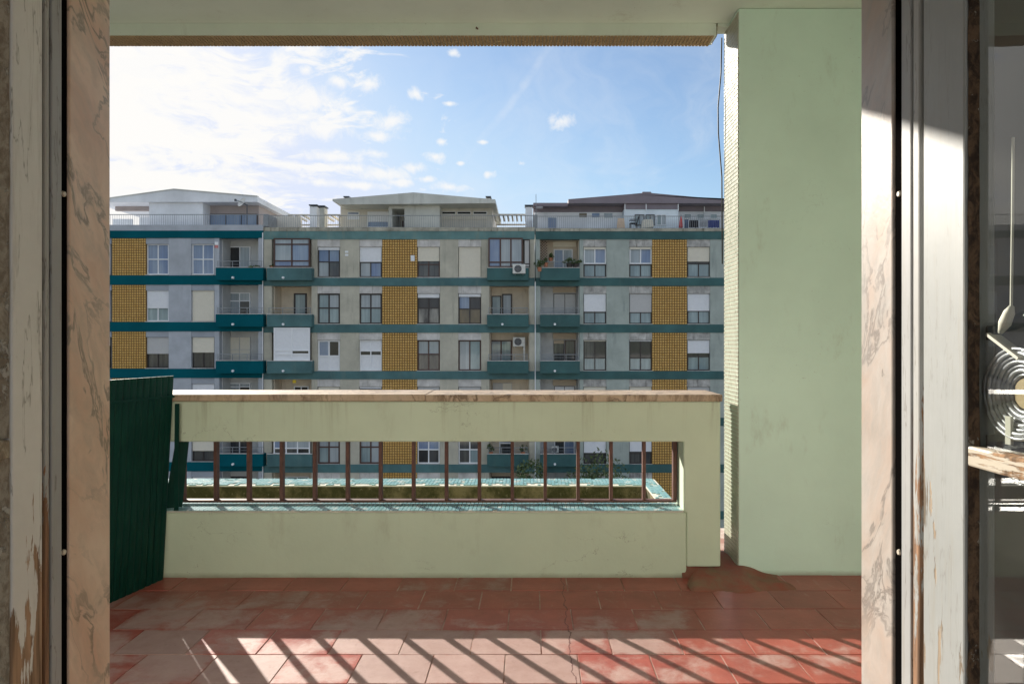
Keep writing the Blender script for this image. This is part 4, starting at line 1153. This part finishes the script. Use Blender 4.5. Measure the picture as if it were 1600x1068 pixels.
for q in (1069, 1091.8, 1105.2, 1124.5): dr.box(X(q, yy), X(q, yy) + .02, yy + .02, yy + .04, tz, Z(343, yy))
dr.build('rack_leg', 'rail_grey', rk)
box(X(1069, yy), X(1125, yy), yy + .02, yy + .04, Z(343, yy), Z(342.2, yy)).build('rack_rail', 'rail_grey', rk)
laundry(1070, 1075.5, 343, 357, 'cloth_denim', 'trousers', 'faded denim garment hanging beside the red parasol', seed=1)
laundry(1077, 1091, 344, 356, 'cloth_black', 'towel', 'black towel hanging on the terrace rack', seed=2)
laundry(1093, 1104, 344, 355, 'cloth_grey', 'towel', 'pale grey towel hanging between the black and blue ones', seed=3)
laundry(1106, 1123.5, 344, 356, 'cloth_blue', 'towel', 'dark blue towel hanging at the right end of the terrace rack', seed=4)

# trees in the street
def tree(x_, y_, ztop, rad, label, seed, n=7000):
    rg = random.Random(seed)
    r_ = thing('street_tree', (x_, y_, GZ), label, 'tree', 'street trees')
    zc_ = ztop - rad * 1.35
    tk = MB().tube([(x_, y_, GZ), (x_ + .05, y_, GZ + 2), (x_ - .1, y_ + .1, zc_ - rad * .5), (x_, y_, zc_ + .3)], [.22, .17, .12, .05], 9)
    tk.build('trunk', 'bark', r_, smooth=True)
    lm = MB()
    for i in range(9):
        a_ = rg.uniform(0, 6.28); z_ = zc_ - rad * rg.uniform(.1, .8)
        e_ = Vector((x_ + math.cos(a_) * rad * .7, y_ + math.sin(a_) * rad * .7, z_ + rad * rg.uniform(.4, .9)))
        lm.tube([(x_, y_, z_), ((x_ + e_.x) / 2, (y_ + e_.y) / 2, z_ + .3 * rad), tuple(e_)], [.07, .05, .015], 6)
    lm.build('limb', 'bark', r_, smooth=True)
    leaf_cloud(n, (x_, y_, zc_), rad, .085, .95, seed).build('crown', 'leaf', r_)
tree(X(940, 31), 31, Z(690, 31), 2.2, 'leafy green street tree whose crown shows behind the right bars of the grille', 21, 5200)
tree(X(815, 33), 33, Z(741, 33), 2.0, 'lower dark green street tree just visible over the planter rim', 22, 5000)

# ------------------------------------------------------------------ our building: balcony shell
PYN, PYF = 3.625, 3.935      # near and far face of the parapet
CEIL = 3.04
box(-5, 2.6, 1.2, 4.6, -.28, -.0026).build('balcony_floor', 'floor_mortar', kind='structure')
fl = bpy.data.objects['balcony_floor']
# floor tiles, running bond
tw, td = .2865, .2335
tm = MB().tiles((-tw / 2, -td / 2, 0), (1, 0, 0), (0, 1, 0), 1, 1, tw, td, .0032, .0115, .006)
tile0 = None
rowY0 = 2.736
rg = random.Random(3)
for j in range(-6, 5):
    for i in range(-13, 9):
        cx = .614 + tw / 2 + i * tw + (tw / 2 if j % 2 else 0); cy = rowY0 + td * (j + .5)
        if cy - td / 2 < 1.21 or cx > 2.55 or cx < -2.6: continue
        if cy > PYN - .02 and cx < .95: continue
        wl = (cx, cy, -.012 + rg.uniform(-.0008, .0012))
        if tile0 is None:
            tile0 = tm.build('floor_tile', 'floor_tile_red', fl); tile0.location = Vector(wl) - WORLD[fl.name]; o = tile0
        else: o = copy_part(tile0, fl, wl)
        o.rotation_euler = (rg.uniform(-.003, .003), rg.uniform(-.003, .003), rg.uniform(-.004, .004))
# raised mortar patch in the corner by the pillar
mp = MB()
nx, ny = 40, 44; x0, x1, y0, y1 = .80, 1.60, 3.20, 3.96
sm = lambda t_: max(0, min(1, t_)) ** 2 * (3 - 2 * max(0, min(1, t_)))
from mathutils import noise as mn
for j in range(ny + 1):
    for i in range(nx + 1):
        xx, yy = x0 + (x1 - x0) * i / nx, y0 + (y1 - y0) * j / ny
        q = mn.noise(Vector((xx * 7, yy * 7, 0))) * .07
        h_ = sm((yy - 3.38 + q) / .27) * sm((1.36 - xx + q * 1.5) / .30)
        if yy < 3.62: h_ *= sm((xx - .825 + q * .2 - (yy - 3.62) * .25) / .05)
        hh = .056 * h_ + mn.noise(Vector((xx * 25, yy * 25, 3))) * .0025
        mp.v.append((xx, yy, hh if h_ > .04 else -.012 + .2 * h_))
for j in range(ny):
    for i in range(nx):
        a_ = j * (nx + 1) + i; mp.f.append((a_, a_ + 1, a_ + nx + 2, a_ + nx + 1))
mp.build('mortar_patch', 'mud_mortar', fl, smooth=True)

# ceiling, beam
cl = box(-5, 2.6, 1.0, 3.838, CEIL, CEIL + .22).build('balcony_ceiling', 'green_ceiling', kind='structure')
bmz = 2.965
be = thing('edge_beam', (-2, 3.9, bmz), 'pale green edge beam with a brown mosaic underside, above the sky view', 'beam')
beam = MB().box(-5, 1.043, 3.840, 3.972, bmz + .007, CEIL + .22)
beam.build('beam_body', 'green_ceiling', be, bevel=.004)
MB().tiles((-5, 3.972, bmz + .006), (1, 0, 0), (0, -1, 0), 300, 6, .0201, .0219, .002, .005, .08, jit=.08).build('mosaic_tile', 'tile_brown', be, kind='stuff')
MB().tiles((1.044, 3.840, bmz + .007), (0, 1, 0), (0, 0, 1), 6, 3, .0219, .022, .002, .004, .08, jit=.3).build('mosaic_tile', 'tile_brown', be, kind='stuff')
box(1.05, 2.6, 3.840, 3.93, CEIL - .02, CEIL + .22).build('slab_edge', 'green_ceiling', be)
MB().tube([(X(744, 3.83), 3.836, bmz + .045), (X(745, 3.83), 3.815, bmz + .04), (X(747, 3.83), 3.810, bmz + .028)], .004, 6).build('hook', 'rust_brown', be)

# pillar
pi = thing('corner_pillar', (1.8, 3.8, 0), 'wide pale green pillar with cream mosaic on its narrow side, right of the parapet', 'pillar')
box(1.113, 2.6, 3.664, 3.93, -.0105, CEIL - .001).build('pillar_body', 'green_pillar', pi, bevel=.006)
MB().tiles((1.113, 3.93, 0.0), (0, -1, 0), (0, 0, 1), 12, 138, .0221, .0219, .0022, .004, .08, jit=.12).build('mosaic_tile', 'tile_cream', pi, kind='stuff')
cb_ = MB().tube([(1.098, 3.935, 3.0), (1.095, 3.94, 2.8), (1.078, 3.94, 2.6), (1.08, 3.94, 2.45), (1.10, 3.94, 2.2), (1.103, 3.94, 1.7)], .004, 6)
tag(cb_.build('cable', 'cable_black', smooth=True), 'thin black cable running down the outer edge of the mosaic pillar side', 'cable')
# side and end walls of the balcony, out of frame
box(2.6, 2.75, 1.0, 3.94, -.28, CEIL + .22).build('balcony_end_wall', 'green_paint', kind='structure')
box(-5.15, -5.0, 1.0, 3.94, -.28, CEIL + .22).build('balcony_end_wall', 'green_paint', kind='structure')

# parapet
pa = thing('parapet_wall', (-1, 3.78, 0), 'pale green balcony parapet with a long barred opening and marble coping', 'parapet')
PYS = 3.800                    # far face of the thinner wall below the opening
xs = [-5, -2.45, .809, .8258, 1.006]; zs = [.0575, .345, .72, .935]
def occ(i, k): return (i == 3, i in (0, 2, 3), True)[k]
MB().cells(xs, zs, occ, PYN, PYF).build('upper_wall', 'green_paint', pa, bevel=.011, seg=3)
MB().cells([-5, .8256], [-.011, .3448], lambda i, k: True, PYN, PYS).build('lower_wall', 'green_paint', pa, bevel=.010, seg=3)
xb = [-5, -3.55, -2.05, -.56, 1.012]
for a_, b_ in zip(xb, xb[1:]):
    dz_ = random.uniform(-.001, .0012)
    box(a_ + .0008, b_ - .0008, 3.607, 3.955, .9365 + dz_, .9726 + dz_).build('coping_slab', 'marble_coping', pa, bevel=.004)
rg2 = random.Random(11)
box(-2.449, .8088, PYN + .001, PYS - .001, .3452, .3532).build('sill_mortar', 'mortar_white', pa)
MB().tiles((-2.449, PYN + .002, .3533), (1, 0, 0), (0, 1, 0), 148, 8, .0220, .0216, .0016, .004, .05, miss=lambda i, j: rg2.random() < .012, jit=.06).build('sill_tile', 'tile_turquoise', pa, kind='stuff')

# metal grille in the opening
gy = 3.779
gr = thing('window_grille', (-.8, gy, .357), 'rust-brown metal bar grille in the long parapet opening', 'grille')
br0 = None
for pxb in [132, 184, 236] + [287 + 51.35 * i for i in range(16)]:
    xx = X(pxb, gy)
    if xx > .80: continue
    if br0 is None: br0 = box(xx - .009, xx + .009, gy - .018, gy + .018, .3805, .7095).build('bar', 'rust_brown', gr, bevel=.0015, seg=1)
    else: copy_part(br0, gr, (xx, gy, .3805))
box(-2.44, .802, gy - .021, gy + .021, .3685, .380).build('rail', 'rust_brown', gr, bevel=.0015, seg=1)
box(-2.44, .802, gy - .021, gy + .021, .7100, .7185).build('rail', 'rust_brown', gr)
box(.782, .803, gy - .02, gy + .02, .3805, .7095).build('bar', 'rust_brown', gr, bevel=.0015, seg=1)

# planter beyond the parapet
pl = thing('concrete_planter', (-.9, 4.3, -.3), 'mossy concrete planter trough with a turquoise tiled rim beyond the parapet', 'planter')
MB().cells([-5, .713, .805], [-.28, .345], lambda i, k: True, 4.275, 4.470).box(.713, .805, PYS + .003, 4.2748, -.28, .345).build('trough_wall', 'mossy_concrete', pl)
box(-5, .7128, PYS + .003, 4.2748, -.28, .02).build('soil', 'mossy_concrete', pl)
rg3 = random.Random(5)
def miss_l(i, j):
    edge = j <= 1 or (j == 2 and (i // 5) % 3 == 0)
    return rg3.random() < (.75 if edge and (i // 4) % 3 != 1 else .04)
box(-5, .8055, 4.2745, 4.4705, .3452, .3525).build('rim_mortar', 'mortar_white', pl)
box(.7125, .8055, PYS + .004, 4.2743, .3452, .3525).build('rim_mortar', 'mortar_white', pl)
MB().tiles((-5, 4.276, .3526), (1, 0, 0), (0, 1, 0), 262, 9, .0221, .0216, .0016, .005, .05, miss=miss_l, jit=.12).build('rim_tile', 'tile_turquoise', pl, kind='stuff')
MB().tiles((.714, PYS + .006, .3526), (1, 0, 0), (0, 1, 0), 4, 21, .0226, .0224, .0016, .005, .05, miss=lambda i, j: rg3.random() < (.8 if i < 2 and j < 11 else .06), jit=.12).build('rim_tile', 'tile_turquoise', pl, kind='stuff')

# green plastic divider leaning at the left
dv = thing('divider_screen', (-2.1, 3.0, 0), 'dark green ribbed plastic screen leaning at the left end of the balcony', 'screen')
P0 = Vector((-1.937, 3.595, 0)); dd = Vector((-.227, -.974, 0)).normalized(); nn = Vector((-dd.y, dd.x, 0))
nn = nn if nn.x > 0 else -nn
lean = Vector((.055, 0, 0)); ht = 1.072
pitch = .0405
rg = random.Random(9)
for i in range(40):
    gap = .0006 if rg.random() < .6 else rg.uniform(.0012, .0030)
    if i == 1: gap = .006
    if i == 2: gap = .005
    a_ = P0 + dd * (pitch * i); b_ = P0 + dd * (pitch * (i + 1) - gap)
    zb_ = .004
    tpl = Vector((0, 0, ht)) + lean
    mid = nn * .0035
    mb = MB()
    outline = [a_, a_ + dd * .010 + mid, b_ - dd * .010 + mid, b_, b_ - nn * .006, a_ - nn * .006]
    k = len(outline); lows = [Vector((p_.x, p_.y, zb_)) for p_ in outline]; his = [p_ + tpl for p_ in outline]
    if i in (1, 2):   # split ends: the gap closes again towards the top
        his[2] = his[2] + dd * gap; his[3] = his[3] + dd * gap
    mb.v = [tuple(p_) for p_ in lows + his]
    mb.f = [tuple(reversed(range(k))), tuple(range(k, 2 * k))] + [(q, (q + 1) % k, k + (q + 1) % k, k + q) for q in range(k)]
    mb.build('slat', 'green_plastic', dv)
rl = MB()
for hh in (.965,):
    p0 = P0 + Vector((0, 0, hh)) + lean * (hh / ht) + nn * .0095; p1 = p0 + dd * (pitch * 40)
    rl.bar(p0, p1, .004, .012)
rl.build('batten', 'green_plastic', dv)
st_ = MB().bar((X(275, 3.60), 3.602, .362), (X(275.5, 3.59), 3.598, .925), .022, .006, up=(0, 1, 0))
tag(st_.build('green_strip', 'green_plastic'), 'narrow green plastic strip upright against the parapet beside the screen', 'plastic strip')
pk = MB().hexa([(X(262, 3.70), 3.66, .358), (X(284, 3.70), 3.70, .358), (X(284, 3.70), 3.707, .358), (X(262, 3.70), 3.667, .358), (X(276, 3.71), 3.70, .716), (X(291, 3.71), 3.735, .716), (X(291, 3.71), 3.742, .716), (X(276, 3.71), 3.707, .716)])
tag(pk.build('green_plank', 'green_plastic'), 'green plastic plank leaning inside the left end of the barred opening', 'plastic plank')

# ------------------------------------------------------------------ our building: wall, door
XL, XR = -.748, .586          # faces of the door reveals
HEAD = 2.25
hw = MB()
hw.cells([-5, XL - .024, XR + .024, 2.6], [-.28, HEAD + .03, CEIL - .003], lambda i, k: not (i == 1 and k == 0), 1.032, 1.2)
hw.build('house_wall', 'cream_wall', kind='structure')
ds = thing('door_surround', (-.08, 1.16, 0), 'pinkish veined marble lining of the balcony doorway', 'door surround')
box(XL - .0235, XL, 1.106, 1.214, 0, HEAD).build('jamb_slab', 'marble_pink_lifted', ds, bevel=.003)
box(XR, XR + .0235, 1.108, 1.214, 0, HEAD).build('jamb_slab', 'marble_pink_dimmed', ds, bevel=.003)
box(XL - .0235, XR + .0235, 1.106, 1.214, HEAD + .001, HEAD + .025).build('lintel_slab', 'marble_pink_dimmed', ds)
box(XL, XR, 1.106, 1.23, -.010, .02).build('threshold_slab', 'marble_pink_dimmed', ds)
df_ = thing('door_frame', (-.08, 1.06, 0), 'white painted wooden door frame with black shutter guides', 'door frame')


def frame_side(sx, x, ys):
    """ys: black strip far/near, strip far/near, worn strip far/near"""
    b0, b1, s0, s1, w0, w1 = ys
    out = .05 * sx
    g = box(x + .004 * sx, x + out, b1 + .001, b0 - .001, 0, HEAD).build('shutter_guide', 'black_rubber', df_)
    for py in (303, 862):
        zz = Z(py, (b0 + b1) / 2)
        MB().tube([(x + .004 * sx, (b0 + b1) / 2, zz), (x + .0015 * sx, (b0 + b1) / 2, zz)], [.0048, .0038], 12).build('screw', 'screw_cream', g)
    box(x, x + out, s1 + .0015, s0, 0, HEAD).build('jamb', 'paint_plain', df_, bevel=.002)
    box(x + .001 * sx, x + out, w1 + .004, w0 - .0015, 0, HEAD).build('door_stop', 'paint_worn_edge', df_, bevel=.003)
    box(x + .012 * sx, x + out, w1 - .001, w1 + .0035, 0, HEAD).build('seal_gap', 'putty_beige', df_)


def yat(px, x): return abs(x) * FP / abs(px - VX)


frame_side(1, XR, (yat(1395, XR), yat(1408, XR), yat(1408, XR), yat(1424, XR), yat(1424, XR), yat(1438, XR)))
frame_side(-1, XL, (yat(109, XL), yat(97, XL), yat(97, XL), yat(80, XL), yat(80, XL), yat(69, XL)))
box(XL, XR, 1.04, 1.10, HEAD - .05, HEAD).build('head', 'paint_plain', df_)


def door_leaf(sx, x, y1, ysb, ybead, label, pm, putty, muntin):
    """leaf swung 90 degrees into the room; y1 hinge edge, ysb end of stile, ybead end of putty"""
    r_ = thing('door_leaf', (x + .02 * sx, (y1 + .35) / 2, 0), label, 'door', 'glazed balcony door leaves')
    a, b_ = x, x + .042 * sx
    box(a, b_, ysb, y1, .01, 2.2).build('stile', pm, r_, bevel=.003)
    box(a, b_, .26, .36, .01, 2.2).build('stile', pm, r_, bevel=.003)
    mz = (.01, .11), (1.083, 1.110), (2.1, 2.2)
    for n_, (z0, z1) in zip(('rail', 'muntin', 'rail'), mz):
        box(a + .003 * sx, b_ - .003 * sx, .3605, ysb - .0005, z0, z1).build(n_, muntin if n_ == 'muntin' else pm, r_, bevel=.003)
    for (z0, z1) in ((.1105, 1.0825), (1.1105, 2.0995)):
        box(a + .017 * sx, a + .021 * sx, .361, ysb - .001, z0, z1).build('pane', 'clear_glass', r_)
        # putty bevel along the stile and bars
        pb = MB(); x0, x1 = a + .004 * sx, a + .0165 * sx
        pb.hexa([(x0, ysb - .0015, z0), (x1, ysb - .0015, z0), (x1, ybead, z0), (x1 - .002 * sx, ybead, z0), (x0, ysb - .0015, z1), (x1, ysb - .0015, z1), (x1, ybead, z1), (x1 - .002 * sx, ybead, z1)])
        o = pb.build('putty_bead', putty, r_)
        sub = o.modifiers.new('sub', 'SUBSURF'); sub.subdivision_type = 'SIMPLE'; sub.levels = sub.render_levels = 5
        tx = bpy.data.textures.new('flake', 'CLOUDS'); tx.noise_scale = .02
        dm = o.modifiers.new('flake', 'DISPLACE'); dm.texture = tx; dm.strength = .004; dm.mid_level = .5
    hd = MB().tube([(a - .03 * sx, .31, 1.02), (a - .03 * sx, .31, 1.14)], .008, 8)
    hd.bar((a, .31, 1.03), (a - .03 * sx, .31, 1.03), .01).bar((a, .31, 1.13), (a - .03 * sx, .31, 1.13), .01)
    hd.build('handle', 'brass', r_)
    return r_


door_leaf(1, XR, yat(1442, XR), yat(1507, XR), .9175, 'white glazed door leaf with peeling putty, opened inward on the right', 'paint_white_dimmed', 'putty_brown', 'paint_muntin')
door_leaf(-1, XL, yat(67, XL), yat(20, XL), .979, 'shaded door leaf with bare wood grain low down, opened inward on the left', 'paint_white_lifted', 'putty_beige', 'putty_beige')

# things hanging behind the right-hand pane
XK = .611
def at(px, py, x=XK):
    y = x * FP / (px - VX); return Vector((x, y, Z(py, y)))
hk = thing('hanging_cord', tuple(at(1580, 490)), 'white cord with a pale toggle hanging behind the right door pane', 'cord')
MB().tube([at(1583, 215), at(1582, 350), at(1580, 484)], .0017, 6).build('string', 'cord_white', hk)
MB().tube([at(1581, 478), at(1577, 488), at(1570, 505), at(1563, 520)], [.003, .0065, .0075, .003], 8).build('toggle', 'cord_white', hk, smooth=True)
rm = thing('cable_reel', tuple(at(1590, 650)), 'ridged round metal reel with a pale strap behind the right door pane', 'reel')
c_ = at(1599, 615, .620)
ri = MB()
for k in range(7):
    q = .060 - .0058 * k
    ring = [tuple(c_ + Vector((-.009 + .002 * k, q * math.cos(a_), q * .95 * math.sin(a_)))) for a_ in [2 * math.pi * i / 36 for i in range(37)]]
    ri.tube(ring, .0036 if k % 2 else .0024, 6, cap=False)
ri.build('ridged_ring', 'ridged_metal', rm, smooth=True)
MB().tube([tuple(c_ + Vector((.014, 0, 0))), tuple(c_ + Vector((.006, 0, 0)))], [.062, .062], 28).build('back_plate', 'black_metal', rm)
MB().tube([tuple(c_ + Vector((.0055, 0, 0))), tuple(c_ + Vector((.002, 0, 0)))], [.021, .019], 24).build('hub', 'brass', rm)
MB().bar(tuple(at(1550, 522)), tuple(at(1600, 560)), .016, .004).build('strap', 'plastic_white', rm)
p_ = at(1548, 520); MB().box(p_.x - .002, p_.x + .012, p_.y - .008, p_.y + .008, p_.z - .010, p_.z + .010).build('clamp', 'black_metal', rm, bevel=.002)
MB().tube([at(1552, 515, .622), at(1585, 505, .632), at(1625, 485, .64)], [.006, .009, .011], 8).build('arm', 'black_metal', rm)
p_ = at(1577, 672); MB().box(p_.x - .002, p_.x + .002, p_.y - .005, p_.y + .005, p_.z - .018, p_.z + .018).build('strap_end', 'plastic_white', rm)
MB().bar(tuple(at(1545, 692, .625)), tuple(at(1680, 680, .625)), .02, .02).build('shelf', 'black_metal', rm)

# the block this balcony belongs to
ob = box(-16, 16, -9, 1.0, GZ, -.3).build('own_building', 'cream_wall', kind='structure')
# the room behind the camera
box(.640, 2.2, 1.0245, 1.0315, -.002, 2.75).build('room_wall', 'room_shade_taupe', kind='structure')  # thin dark sheet added so the room looks dim through the pane
box(-2.6, 2.2, -2.6, 1.03, -.2, -.002).build('room_floor', 'parquet', kind='structure')
box(-2.6, 2.2, -2.6, 1.03, 2.75, 2.9).build('room_ceiling', 'room_paint', kind='structure')
box(-2.75, -2.6, -2.6, 1.03, -.2, 2.9).build('room_wall', 'room_paint', kind='structure')
box(2.2, 2.35, -2.6, 1.03, -.2, 2.9).build('room_wall', 'room_paint', kind='structure')
MB().cells([-2.75, -2.2, 1.9, 2.35], [-.2, .1, 2.45, 2.9], lambda i, k: not (i == 1 and k == 1), -2.75, -2.6).build('room_wall', 'room_paint', kind='structure')  # rear opening is invented and made wide to let in fill light
